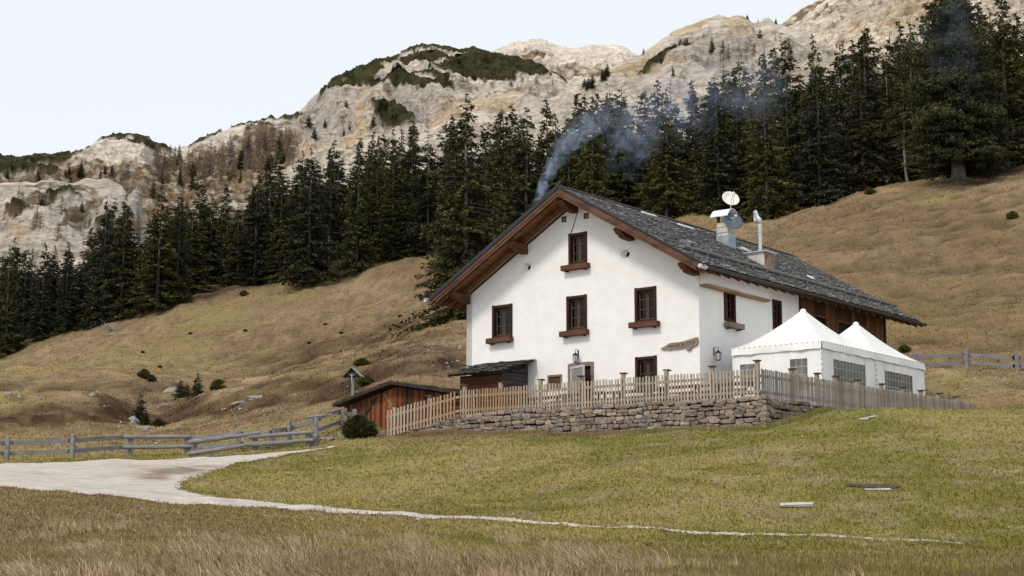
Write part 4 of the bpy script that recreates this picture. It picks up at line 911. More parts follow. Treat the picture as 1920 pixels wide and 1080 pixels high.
def tent(va, label, wins, front):
    """one peaked bay, 3.75 wide along the gable direction and 4.38 deep; local x right, y back"""
    w_, dp, ez = 3.72, 4.38, 8.0 - FLOOR; pz = 9.50 - FLOOR
    o = empty('party_tent', W(-.96, va, FLOOR), label, 'tent', 'white peaked party tents beside the farmhouse', rz=HA)
    # canopy: concave pyramid
    n = 12; m_ = 10; V = []; Fc = []; cx_, cy_ = w_ / 2, dp / 2
    per = []
    for i in range(4 * n):
        s_ = i // n; f = (i % n) / n
        per.append([(f * w_, 0), (w_, f * dp), ((1 - f) * w_, dp), (0, (1 - f) * dp)][s_])
    for j in range(m_ + 1):
        t = j / m_; hgt = ez + (pz - ez) * (t ** 1.45 * .62 + t * .38); k = 1 - t * .955
        for x, y in per:
            sx = (x - cx_) * k; sy = (y - cy_) * k
            if j > 0: 
                q = max(abs(sx) / (w_ / 2 * k), abs(sy) / (dp / 2 * k)); rr = math.hypot(sx / (w_ / 2 * k), sy / (dp / 2 * k)); rd = 1 - (rr - 1) * .12 * t; sx *= rd; sy *= rd
            V.append((cx_ + sx, cy_ + sy, hgt))
    N4 = 4 * n
    for j in range(m_):
        for i in range(N4): Fc.append((j * N4 + i, j * N4 + (i + 1) % N4, (j + 1) * N4 + (i + 1) % N4, (j + 1) * N4 + i))
    b = MB(); b.add(V, Fc); can = b.build('canopy', M_pvc, o, smooth=True)
    MB().lathe([(.13, pz - .10), (.125, pz + .02), (.085, pz + .09), (.001, pz + .12)], 16, Matrix.Translation((cx_, cy_, 0))).build('peak_cap', M_pvc, can, smooth=True)
    # valance
    b = MB()
    for (ax, ay), (bx_, by_) in (((0, 0), (w_, 0)), ((w_, 0), (w_, dp)), ((w_, dp), (0, dp)), ((0, dp), (0, 0))):
        nn = 14; dx, dy = (bx_ - ax), (by_ - ay); l = math.hypot(dx, dy); nx, ny = dy / l, -dx / l
        VV_ = []
        for i in range(nn + 1):
            f = i / nn; sg = .02 * math.sin(f * 9 + va); 
            for zz, of in ((ez + .01, .012), (ez - .14, .03), (ez - .27 + .012 * math.sin(f * 23), .035 + sg)): VV_.append((ax + dx * f + nx * of, ay + dy * f + ny * of, zz))
        b.add(VV_, [(3 * i + k, 3 * i + 3 + k, 3 * i + 4 + k, 3 * i + 1 + k) for i in range(nn) for k in (0, 1)])
    b.build('valance', M_pvc, o, smooth=True)
    b = MB()
    for k in range(17):
        f = (k + .5) / 17; b.box((f * w_ - .008, -.045, ez - .035), (f * w_ + .008, -.03, ez + .005)); b.box((w_ + .03, f * dp - .008, ez - .035), (w_ + .045, f * dp + .008, ez + .005))
    for k in range(12): b.box((w_ + .012, .0 - .05, ez - .1 - k * .2), (w_ + .03, .0 - .035, ez - .02 - k * .2))
    lc = b.build('lacing', M_rope, o); lc['kind'] = 'stuff'
    for x, y in ((.04, .04), (w_ - .04, .04), (.04, dp - .04), (w_ - .04, dp - .04)):
        MB().box((x - .03, y - .03, 0), (x + .03, y + .03, ez - .02)).build('leg', M_whitemetal, o)
    # side panels with gridded windows
    def panel(M_, length, rects):
        b = MB(); xs = sorted({0, length} | {v for r_ in rects for v in r_[:2]})
        nseg = []
        for a, c in zip(xs[:-1], xs[1:]):
            k = max(1, int((c - a) / .12)); 
            for i in range(k): nseg.append((a + (c - a) * i / k, a + (c - a) * (i + 1) / k))
        wv = lambda x: .018 * math.sin(x * 9.0 + va) + .012 * math.sin(x * 23)
        for a, c in nseg:
            mid = (a + c) / 2; r_ = [q for q in rects if q[0] < mid < q[1]]; zs = [(0.02, ez - .05)] if not r_ else [(0.02, r_[0][2]), (r_[0][3], ez - .05)]
            for z0, z1 in zs: b.add([tuple(M_ @ Vector(p)) for p in ((a, wv(a), z0), (c, wv(c), z0), (c, wv(c) * .3, z1), (a, wv(a) * .3, z1))], [(0, 1, 2, 3)])
        pn = b.build('side_panel', M_pvc, o)
        for (a, c, z0, z1) in rects:
            wn = MB().box((a - .02, .022, z0 - .02), (c + .02, .032, z1 + .02), M_).build('tent_window', M_tentwin, pn)
            g = MB(); 
            for k in range(1, max(2, int(round((c - a) / .26)))): x = a + (c - a) * k / int(round((c - a) / .26)); g.box((x - .008, .008, z0), (x + .008, .02, z1), M_)
            for k in range(1, 4): zz = z0 + (z1 - z0) * k / 4; g.box((a, .004, zz - .008), (c, .0075, zz + .008), M_)
            g.build('window_grid', M_grid, wn)
    if front: panel(Matrix.Translation((0, .03, 0)), w_, front)
    panel(Matrix.Translation((w_ - .03, 0, 0)) @ Matrix.Rotation(R(90), 4, 'Z'), dp, wins)
    panel(Matrix.Translation((w_, dp - .03, 0)) @ Matrix.Rotation(R(180), 4, 'Z'), w_, [])
    return o
V0 = .10
tent(V0 + .62, 'white party tent nearest the gable, with two gridded windows in its front panel', [(.95, 3.55, .75, 1.98)], [(.32, .95, 1.1, 1.93), (2.42, 3.12, .8, 1.97)])
tent(V0 + .62 + 4.40, 'second white party tent, behind the first and farther along the timber wall', [(.75, 3.25, .75, 1.95)], None)

# ------------------------------------------------------------------ small log shed and low barn
def logwall(mb, M_, L, zb, topf, h=.17, col=(1, 1, 1), r=.05):
    z = zb
    while z < max(topf(0), topf(L)):
        k = random.uniform(.7, 1.25); z1 = z + h
        ta = min(z1 - .012, topf(0)); tb = min(z1 - .012, topf(L))
        if topf(0) > z + .02 or topf(L) > z + .02:
            ta = max(ta, z + .01); tb = max(tb, z + .01); o = random.uniform(0, .02)
            V = [(0, -o, z), (L, -o, z), (L, -o, tb), (0, -o, ta), (0, .10, z), (L, .10, z), (L, .10, tb), (0, .10, ta)]
            mb.add([tuple(M_ @ Vector(p)) for p in V], [(0, 1, 2, 3), (7, 6, 5, 4), (0, 4, 5, 1), (1, 5, 6, 2), (2, 6, 7, 3), (3, 7, 4, 0)], tuple(c * k for c in col))
        z = z1
su, sz = onV(940, 698, -1.75); su2, sz2 = onV(863, 706, -1.75); _, szb = onV(1000, 679, -.02)
sh = empty('log_shed', W(su, -1.75, TZ), 'small dark log shed with a shaggy shingle lean-to roof against the gable', 'shed', rz=HA)
zl = sz - TZ - .02; zh = szb - TZ - .05; wS = su2 - su; dS = 1.72
b = MB(); logwall(b, Matrix.Translation((-wS, 0, 0)), wS, -.2, lambda x: zl); b.build('front_wall', M_redlog, sh, col=True)
b = MB(); logwall(b, Matrix.Rotation(R(90), 4, 'Z'), dS, -.2, lambda x: zl + (zh - zl) * x / dS); b.build('side_wall', M_darklog, sh, col=True)
b = MB(); logwall(b, Matrix.Translation((-wS, dS, 0)) @ Matrix.Rotation(R(-90), 4, 'Z'), dS, -.2, lambda x: zh + (zl - zh) * x / dS); b.build('side_wall', M_darklog, sh, col=True)
rs2 = (zh - zl) / dS
b = MB(); x0_, x1_ = -wS - .32, .30; y0_, y1_ = -.42, dS - .0
zz = lambda y: zl + .09 + rs2 * y
b.add([(x0_, y0_, zz(y0_)), (x1_, y0_, zz(y0_)), (x1_, y1_, zz(y1_)), (x0_, y1_, zz(y1_)), (x0_, y0_, zz(y0_) + .07), (x1_, y0_, zz(y0_) + .07), (x1_, y1_, zz(y1_) + .07), (x0_, y1_, zz(y1_) + .07)], [(3, 2, 1, 0), (4, 5, 6, 7), (0, 1, 5, 4), (1, 2, 6, 5), (2, 3, 7, 6), (3, 0, 4, 7)])
rf2 = b.build('roof', M_blackwood, sh)
b = MB(); sl2 = math.atan(rs2); Lr2 = (y1_ - y0_) / math.cos(sl2)
for r_ in range(7):
    x = x0_ - .05
    while x < x1_:
        w_ = random.uniform(.07, .16); s0 = Lr2 - r_ * Lr2 / 7; s1 = s0 - Lr2 / 7 * 1.5 + random.uniform(-.10, .07); k = random.uniform(.5, 1.7); lift = random.uniform(.03, .085); tw = random.uniform(-.05, .05)
        P = lambda s, xx, o: (xx, y0_ + s * math.cos(sl2) - o * math.sin(sl2), zz(y0_) + .07 + s * math.sin(sl2) + o * math.cos(sl2))
        b.add([P(s0, x, .0), P(s0, x + w_, .0), P(s1, x + w_ + tw, lift), P(s1, x + tw, lift), P(s0, x, .015), P(s0, x + w_, .015), P(s1, x + w_ + tw, lift + .018), P(s1, x + tw, lift + .018)], [(0, 1, 2, 3), (7, 6, 5, 4), (2, 6, 7, 3), (3, 7, 4, 0), (1, 5, 6, 2)], (.13 * k, .125 * k, .12 * k)); x += w_ * .93
b.build('shingle_slope', M_shingle, rf2, col=True)
MB().tube([(x1_ - .12, dS - .35, zh - .12), (-.4, dS - .35, zh - .12)], .07, 8).build('roof_purlin', M_blackwood, rf2)

# low barn beyond the end of the picket fence
vb = -3.1
bu0, bz0 = onV(650, 800, vb); bul, bzl = onV(651, 757, vb); bua, bza = onV(745, 722, vb); bur, bzr = onV(866, 741, vb)
barn = empty('low_barn', W(bua, vb, bz0), 'low weathered barn of orange brown upright planks with a flat gable roof', 'barn', rz=HA)
xl = -(bul - bua); xr = -(bur - bua) + .3; ap = bza - bz0; zl_ = bzl - bz0 - .03; zr_ = bzr - bz0 - .03; depth = 4.2
topb = lambda x: ap - .06 + (zl_ - ap) * (x / xl) if x < 0 else ap - .06 + (zr_ - ap) * (x / xr)
b = MB(); x = xl
while x < xr:
    w_ = random.uniform(.11, .2); x2 = min(x + w_ - .008, xr); k = random.uniform(.4, 1.7); o = random.uniform(0, .02)
    warm = math.exp(-((x + .2) / 1.9) ** 2) * random.uniform(.5, 1.1) if x < .3 else random.uniform(0, .25)
    c = np.array([.55, .50, .50]) * (1 - min(warm, 1)) + np.array([1.55, 1.12, .75]) * min(warm, 1)
    V = [(x, -o, -.5), (x2, -o, -.5), (x2, -o, topb(x2)), (x, -o, topb(x)), (x, .03, -.5), (x2, .03, -.5), (x2, .03, topb(x2)), (x, .03, topb(x))]
    b.add(V, [(0, 1, 2, 3), (7, 6, 5, 4), (0, 4, 5, 1), (1, 5, 6, 2), (2, 6, 7, 3), (3, 7, 4, 0)], tuple(c * k)); x += w_
b.build('plank_wall', M_plank, barn, col=True)
b = MB(); b.box((xl, .04, -.5), (xl + .05, depth, zl_)); b.box((xr - .05, .04, -.5), (xr, depth, zr_)); b.box((xl + .05, depth - .05, -.5), (xr - .05, depth, min(zl_, zr_))); b.build('side_wall', M_blackwood, barn)
MB().box((xl + .05, .4, -.5), (xr - .05, .45, zl_ - .05)).build('inner_wall', M_dark, barn)
b = MB(); sl_l = (ap - zl_) / -xl; sl_r = (ap - zr_) / xr; ov = .45
for sx, sl_, xe_ in ((-1, sl_l, xl - .42), (1, sl_r, xr + .2)):
    V = []
    for yy in (-ov, depth + .2):
        for xx in (0, xe_):
            for zo in (.0, .13): V.append((xx, yy, ap - sl_ * abs(xx) + zo))
    b.add(V, [(0, 2, 3, 1), (4, 5, 7, 6), (0, 1, 5, 4), (2, 6, 7, 3), (1, 3, 7, 5), (0, 4, 6, 2)])
br_ = b.build('roof', M_blackwood, barn)
b = MB()
for i in range(130):
    sx = random.choice((-1, 1)); xe_ = xl - .40 if sx < 0 else xr + .15; sl_ = sl_l if sx < 0 else sl_r; t0 = random.uniform(.0, .9); t1 = min(1.0, t0 + random.uniform(.12, .25)); y0_ = random.uniform(-ov, depth - .1); w_ = random.uniform(.1, .3); k = random.uniform(.5, 1.8)
    b.add([(xe_ * t0, y0_, ap - sl_ * abs(xe_ * t0) + .137), (xe_ * t0, y0_ + w_, ap - sl_ * abs(xe_ * t0) + .137), (xe_ * t1, y0_ + w_, ap - sl_ * abs(xe_ * t1) + .165), (xe_ * t1, y0_, ap - sl_ * abs(xe_ * t1) + .165)], [(0, 1, 2, 3)], (.11 * k, .115 * k, .10 * k))
b.build('shingle_cover', M_shingle, br_, col=True)
dg = MB(); dg.add([(xl + .55, -.05, .02), (xl + .72, -.05, .02), (xl + 1.75, -.05, 1.12), (xl + 1.58, -.05, 1.12), (xl + .55, -.022, .02), (xl + .72, -.022, .02), (xl + 1.75, -.022, 1.12), (xl + 1.58, -.022, 1.12)], [(0, 1, 2, 3), (7, 6, 5, 4), (0, 4, 5, 1), (1, 5, 6, 2), (2, 6, 7, 3), (3, 7, 4, 0)]); dg.build('diagonal_brace', M_blackwood, barn)
dg = MB(); dg.add([(-.75, -.05, 1.25), (-.62, -.05, 1.25), (-.05, -.05, .55), (-.18, -.05, .55), (-.75, -.022, 1.25), (-.62, -.022, 1.25), (-.05, -.022, .55), (-.18, -.022, .55)], [(0, 1, 2, 3), (7, 6, 5, 4), (0, 4, 5, 1), (1, 5, 6, 2), (2, 6, 7, 3), (3, 7, 4, 0)]); dg.build('diagonal_brace', M_greybox, barn)

# wayside crucifix with a little roof
M_grail = wood('grey_rail_wood', (.14, .135, .138), (.29, .28, .285), (.25, .25, 1), 9, rough=.95, bdist=.015)
cp = gp(661, 770, 71.5); kz = 71.5 / F
cr = empty('wayside_cross', cp, 'wooden wayside cross under a small pitched roof, standing behind the low barn', 'wayside cross', rz=R(-12))
hz_ = float(at(661, 700, 71.5)[2]) - cp.z
MB().box((-.06, -.05, -.4), (.06, .05, hz_ + .15), bev=.01).build('post', M_grail, cr)
b = MB(); w_ = .40
for s_ in (-1, 1):
    M_ = Matrix.Translation((0, 0, hz_ + .22)) @ Matrix.Rotation(s_ * R(44), 4, 'Y'); b.box((0 if s_ > 0 else -.58, -.30, 0), (.58 if s_ > 0 else 0, .30, .04), M_)
b.build('roof', mat('mossy_board', [(.3, (.12, .14, .11)), (.7, (.30, .33, .28))], scale=6, bump=.4), cr)
MB().add([(-.40, -.12, hz_ - .17), (.40, -.12, hz_ - .17), (0, -.12, hz_ + .20), (-.40, .12, hz_ - .17), (.40, .12, hz_ - .17), (0, .12, hz_ + .20)], [(0, 1, 2), (5, 4, 3), (0, 3, 4, 1), (1, 4, 5, 2), (2, 5, 3, 0)]).build('gable_board', M_blackwood, cr)
b = MB(); z_ = hz_ - .14; b.tube([(0, -.16, z_ - .28), (.0, -.17, z_ - .10), (0, -.17, z_ + .06)], [.018, .03, .035], 8); b.tube([(-.17, -.17, z_ + .13), (-.08, -.17, z_ + .05), (0, -.17, z_ + .03), (.08, -.17, z_ + .05), (.17, -.17, z_ + .13)], [.011, .016, .025, .016, .011], 6); b.lathe([(.0, -.035), (.03, -.01), (.03, .015), (0, .04)], 8, Matrix.Translation((0, -.17, z_ + .105))); b.build('figure', flat('pale_painted_figure', (.45, .44, .42)), cr)

# ------------------------------------------------------------------ rail fences
def rail_fence(label, posts, rails, thick=.11, round_=False, group=None, m=M_grail, shape='plank', over=.18, side=0.0, name='rail_fence', pw=.15):
    """posts: (X, Y foot, D, height); rails: list of (from post, to post, height at a, height at b)"""
    G = [gp(X, Y, D) for X, Y, D, h in posts]; o0 = G[0]; r = empty(name, o0, label, 'fence', group)
    for g, (X, Y, D, h) in zip(G, posts):
        p = g - o0; M_ = Matrix.Translation(p) @ Matrix.Rotation(random.uniform(-.5, .5), 4, 'Z') @ Matrix.Rotation(random.uniform(-.03, .03), 4, 'X')
        b = MB(); b.box((-pw / 2, -pw / 2, -.4), (pw / 2, pw / 2, h), M_, bev=.025, jit=.006); b.build('post', m, r)
    for a, c, ha, hc in rails:
        A = G[a] - o0 + Vector((0, 0, ha)); B = G[c] - o0 + Vector((0, 0, hc)); d = (B - A).normalized(); n = Vector((d.y, -d.x, 0)).normalized(); n = n if n.y < 0 else -n
        off = n * (-.13 + side); A = A - d * over + off; B = B + d * over + off
        if round_:
            k = random.uniform(.9, 1.1); mid = (A + B) / 2 + Vector((0, 0, random.uniform(-.03, .01))); MB().tube([A, mid, B], [thick * .62 * k, thick * .6, thick * .5 * k], 9).build('rail', m, r)
        else:
            s2 = n * .028; u2 = Vector((0, 0, thick * .62)); V = [A - s2 - u2, B - s2 - u2 * .9, B + s2 - u2, A + s2 - u2, A - s2 + u2, B - s2 + u2, B + s2 + u2 * .9, A + s2 + u2]
            MB().add([q + Vector((0, 0, random.uniform(-.012, .012))) for q in V], [(3, 2, 1, 0), (4, 5, 6, 7), (0, 1, 5, 4), (1, 2, 6, 5), (2, 3, 7, 6), (3, 0, 4, 7)]).build('rail', m, r)
    return r
rail_fence('grey plank rail fence at the left edge beside the gravel path', [(-260, 872, 58, .95), (-120, 871, 60, .95), (12, 867, 62, .95), (135, 862, 62.5, .95), (238, 857, 64.5, .80)], [(i, i + 1, z, z) for i in range(4) for z in (.72, .33)], thick=.12)
rail_fence('grey round log fence along the upper edge of the gravel path', [(243, 858, 62.5, .80), (349, 853, 62.5, .72), (365, 850, 61.6, .62), (478, 843, 61.6, .62), (577, 836, 61.6, .60)], [(0, 1, .74, .66), (0, 1, .36, .30), (2, 3, .52, .62), (2, 3, .10, .26), (3, 4, .50, .52), (3, 4, .22, .24)], thick=.135, round_=True, over=.22, side=.26)
rail_fence('grey plank rail fence climbing from the log fence towards the low barn', [(350, 848, hit(350, 849, 55).y, .62), (447, 845, hit(447, 844, 55).y, .80), (512, 843, hit(512, 842, 55).y, .80), (541, 836, hit(541, 834, 55).y, .95), (593, 828, hit(593, 826, 55).y, 1.0), (642, 803, hit(642, 803, 55).y, .85), (664, 797, hit(664, 800, 55).y, .7)], [(0, 1, .55, .62), (0, 1, .2, .2), (1, 2, .62, .6), (1, 2, .22, .2), (2, 3, .62, .60), (3, 4, .62, .80), (4, 5, .82, .70), (4, 5, .35, .25), (5, 6, .62, .50), (5, 6, .2, .1)], thick=.13)
rail_fence('thick grey gate post at the right end of the log fence', [(591, 835, 61.8, .42)], [], pw=.24, name='gate_post')
tb = gp(591, 835, 61.8); gq = bpy.data.objects[-1] if False else None
b = MB(); b.box((-.07, -.06, .3), (.07, .06, 1.05), bev=.015, jit=.005); b.tube([(-.32, 0, 1.05), (.6, .05, 1.16)], [.05, .04], 8)
tp = empty('leaning_post', tb, 'slim upright post with a crosspiece beside the thick gate post', 'post'); b.build('post', M_grail, tp)
rail_fence('grey plank rail fence crossing the slope behind the white tents', [(1600, 722, 84, 1.0), (1727, 704, 85, 1.0), (1813, 690, 86, 1.05), (1907, 692, 86, 1.1), (2010, 696, 86, 1.1), (2120, 700, 86, 1.1)], [(i, i + 1, z, z) for i in range(5) for z in (.78, .35)], thick=.15, pw=.19)

# ------------------------------------------------------------------ tables and benches on the terrace
M_bench = wood('bench_wood', (.07, .03, .018), (.17, .075, .04), (.15, 1, 1), 7)
def picnic(p, rz, label):
    r = empty('picnic_table', p, label, 'picnic table', 'picnic tables on the terrace', rz=rz)
    for k in range(4): pass
    b = MB(); 
    for k in range(4): b.box((-.95, -.36 + .185 * k, .72), (.95, -.19 + .185 * k, .76))
    b.build('table_top', M_bench, r)
    for s_ in (-1, 1):
        b = MB(); y = s_ * .72; b.box((-.95, y - .14, .43), (.95, y + .14, .47)); b.build('bench_seat', M_bench, r)
        for t in (-1, 1):
            b = MB(); x = t * .7; V = [(x - .04, s_ * .70, 0), (x + .04, s_ * .70, 0), (x + .04, s_ * .18, .71), (x - .04, s_ * .18, .71), (x - .04, s_ * .60, 0), (x + .04, s_ * .60, 0), (x + .04, s_ * .08, .71), (x - .04, s_ * .08, .71)]
            b.add(V, [(0, 1, 2, 3), (7, 6, 5, 4), (0, 4, 5, 1), (1, 5, 6, 2), (2, 6, 7, 3), (3, 7, 4, 0)]); b.build('leg', M_bench, r)
    for t in (-1, 1): MB().box((t * .7 - .035, -.84, .36), (t * .7 + .035, .84, .425)).build('cross_beam', M_bench, r)
    return r
pt = picnic(W(5.6, -4.3, TZ), HA + .05, 'x') ; tabs = [pt]
tl = ['dark brown picnic table behind the fence, left of the open door', 'dark brown picnic table behind the fence, in front of the open door', 'dark brown picnic table behind the fence, between the door and the ground floor window', 'dark brown picnic table behind the fence, in front of the ground floor window', 'dark brown picnic table behind the fence, in front of the house corner', 'dark brown picnic table behind the fence, beside the corner fence post']
tl += ['second row picnic table close to the gable, below the small shuttered window', 'second row picnic table close to the gable, right of the open door', 'second row picnic table close to the gable, below the ground floor window', 'second row picnic table close to the house corner', 'dark picnic table squeezed between the log shed and the front row of tables']
for i, (u, v, a) in enumerate(((6.9, -3.5, .03), (4.7, -3.3, -.04), (2.7, -3.6, .05), (.8, -3.3, 0), (-1.3, -3.5, .06), (-3.3, -3.2, -.05), (6.8, -1.35, 0), (3.7, -1.4, .03), (1.6, -1.35, -.04), (-.9, -1.4, .05), (8.2, -4.0, .02))):
    o = pt if i == 0 else copy_tree(pt); o.location = W(u, v, TZ); o.rotation_euler = (0, 0, HA + a); o['label'] = tl[i]

# ------------------------------------------------------------------ stones, planks and dead wood lying about
M_pale = mat('pale_rock', [(.3, (.16, .15, .14)), (.7, (.34, .325, .305))], scale=2.5, detail=10, bump=.8, bscale=6, bdist=.05)
def boulder(p, sx, sy, sz_, seed, rz=0, m=M_pale):
    bm = bmesh.new(); bmesh.ops.create_icosphere(bm, subdivisions=3, radius=1.0)
    for v in bm.verts:
        c = v.co; n = vn(c.x * 1.3 + seed, c.y * 1.3 + c.z, seed) * .30 + vn(c.x * 3 + seed, c.z * 3 + c.y, seed + 1) * .13; v.co = c * (1 + float(n)); v.co.z = max(v.co.z, -.4)
    me = bpy.data.meshes.new('rock'); bm.to_mesh(me); bm.free(); me.materials.append(m); o = link('rock', me); o.location = p + Vector((0, 0, -sz_ * .3)); o.scale = (sx * .8, sy * .8, sz_ * .8); o.rotation_euler = (0, 0, rz); return o
rk = [(268,812,86,.55,.4,.35,'pale grey boulder at the mouth of the gully behind the rail fence'),(245,800,90,.35,.3,.28,'small pale boulder left of the gully mouth'),(172,793,92,.33,.26,.26,'round white stone on the brown bank, left of the gully'),(74,757,92,.32,.26,.26,'round white stone on the left mound below its grassy top'),(10,788,92,.36,.26,.22,'pale flat stone at the left edge of the brown bank'),(34,789,92,.32,.25,.24,'pale stone just right of the left edge stone'),(250,792,92,.6,.4,.5,'ragged pale outcrop beside the small gully spruce'),(322,744,113,.8,.5,.5,'white rock in the gully between the young spruces'),(452,778,89,.9,.5,.3,'grey rock outcrop at the foot of the right bank'),(482,776,88.5,.7,.45,.26,'pale rock beside the grey outcrop at the foot of the bank'),(612,822,63.5,.36,.25,.2,'white stone in the low bank beside the gate post'),(624,828,63,.5,.3,.18,'brown stone slab in the low bank left of the round bush'),(1822,757,67.5,.75,.35,.25,'pale split rock behind the far end of the grey picket fence'),(716,806,63.2,.35,.3,.16,'pale foundation stone at the left end of the picket fence'),(1640,785,55,.28,.1,.04,'x')]
for i, (X, Y, D, sx, sy, sz_, lb) in enumerate(rk[:-1]): tag(boulder(gp(X, Y, D), sx, sy, sz_, i + 3, random.uniform(0, 3)), lb, 'rock')
def plankob(X, Y, l, w_, rz, label, m, cat='plank', name='plank', h=.025):
    p = hit(X, Y, 20); o = MB().box((-l / 2, -w_ / 2, .02), (l / 2, w_ / 2, .02 + h), bev=.008, jit=.02).build(name, m); o.location = p
    o.data.transform(Matrix.Translation((0, 0, .012))); e = .5; g = lambda dx, dy: float(ground(p.x + dx, p.y + dy)); nx = Vector((-(g(e, 0) - g(-e, 0)) / (2 * e), -(g(0, e) - g(0, -e)) / (2 * e), 1)).normalized()
    q = nx.to_track_quat('Z', 'Y').to_matrix().to_4x4(); o.matrix_basis = Matrix.Translation(p) @ q @ Matrix.Rotation(rz, 4, 'Z'); tag(o, label, cat); return o
M_wp = flat('pale_slab', (.46, .45, .42), rough=.9, bump=.4)
plankob(1494, 951, .72, .26, .05, 'pale flat stone slab lying in the lawn right of centre', M_wp, 'stone slab', 'stone_slab')
plankob(1620, 788, .28, .08, .1, 'short white plank piece in the grass below the grey picket fence, left one', M_wp)
plankob(1634, 785, .34, .08, .5, 'short white plank piece in the grass below the grey picket fence, right one', M_wp)
plankob(1646, 921, .62, .10, 0, 'thin pale board at the edge of the dark hole in the lawn', M_wp)
hl_ = hit(1650, 918, 20); dk_ = mat('dark_soil', [(.3, (.035, .024, .016)), (.7, (.075, .05, .032))], scale=6, bump=.6)
sheet('soil_patch', [(hl_.x + .62 * math.cos(t) * (1 + .2 * math.sin(3 * t)), hl_.y + .35 + .42 * math.sin(t)) for t in np.linspace(0, 6.28, 24)], dk_, .03, .06)
tag(boulder(gp(186, 1100, 14.5), .20, .16, .20, 31, .4, mat('dark_grey_rock', [(.3, (.05, .05, .06)), (.7, (.20, .20, .24))], scale=9, bump=.8)), 'dark grey rock in the tall grass at the bottom edge, left', 'rock')
tag(boulder(gp(80, 1104, 13.2), .22, .15, .17, 37, 1.4, flat('bluish_white_rock', (.30, .32, .36), rough=.9)), 'pale bluish rock at the bottom left corner', 'rock')
M_dead = wood('dead_wood', (.17, .15, .14), (.36, .33, .31), (1, 1, 1), 8)
def brush(X, Y, D, n, L, label, name='dead_branches', up=.5):
    p = gp(X, Y, D); b = MB(); rs = random.Random(X)
    for k in range(n):
        a = rs.uniform(0, 6.28); l = rs.uniform(.4, 1) * L; P = [Vector((rs.uniform(-.2, .2) * L, rs.uniform(-.2, .2) * L, rs.uniform(0, .15)))]
        for j in range(3): P.append(P[-1] + Vector((math.cos(a) * l / 3, math.sin(a) * l / 3, rs.uniform(-.05, up) * l / 3))); a += rs.uniform(-.5, .5)
        b.tube(P, [.05, .04, .025, .01], 5)
    o = b.build(name, M_dead); o.location = p; return tag(o, label, 'dead wood')
brush(523, 548, 205, 22, 2.6, 'grey tangle of dead branches on the slope below the forest edge', up=.35)
brush(212, 618, 203, 22, 2.2, 'weathered stump and broken branches at the forest edge, left', up=.9)
brush(207, 628, 200, 14, 3.6, 'bleached branches lying down the slope below the weathered stump', up=.1)
# ------------------------------------------------------------------ trees
def leafmat(name, rand=.35, rough=.8, trans=.15):
    m, t, b = newmat(name); a = N(t, 'Attribute', attribute_name='Col'); oi = N(t, 'ObjectInfo')
    c = mul(t, a.outputs[0], ramp(t, oi.outputs['Random'], [(0, (1 - rand, 1 - rand, 1 - rand * .6)), (.5, (1, 1, .9)), (1, (1 + rand * 1.2, 1 + rand, .9))]))
    t.links.new(c, b.inputs['Base Color']); b.inputs['Roughness'].default_value = rough; b.inputs['Specular IOR Level'].default_value = .15
    return m
M_needle = leafmat('spruce_needles'); M_twig = leafmat('larch_twigs', .25); M_bark = mat('bark', [(.3, (.07, .055, .045)), (.7, (.19, .16, .14))], scale=3, stretch=(1, 1, .3), bump=.6)
M_palebark = mat('pale_bark', [(.3, (.09, .08, .072)), (.7, (.22, .20, .185))], scale=3, stretch=(1, 1, .3), bump=.5)
def tri_mesh(name, T, C, m):
    """T (n,3,3) triangles, C (n,3) colours"""
    n = len(T); return npmesh(name, T.reshape(-1, 3), np.arange(3 * n).reshape(n, 3), m, np.repeat(C, 3, axis=0))
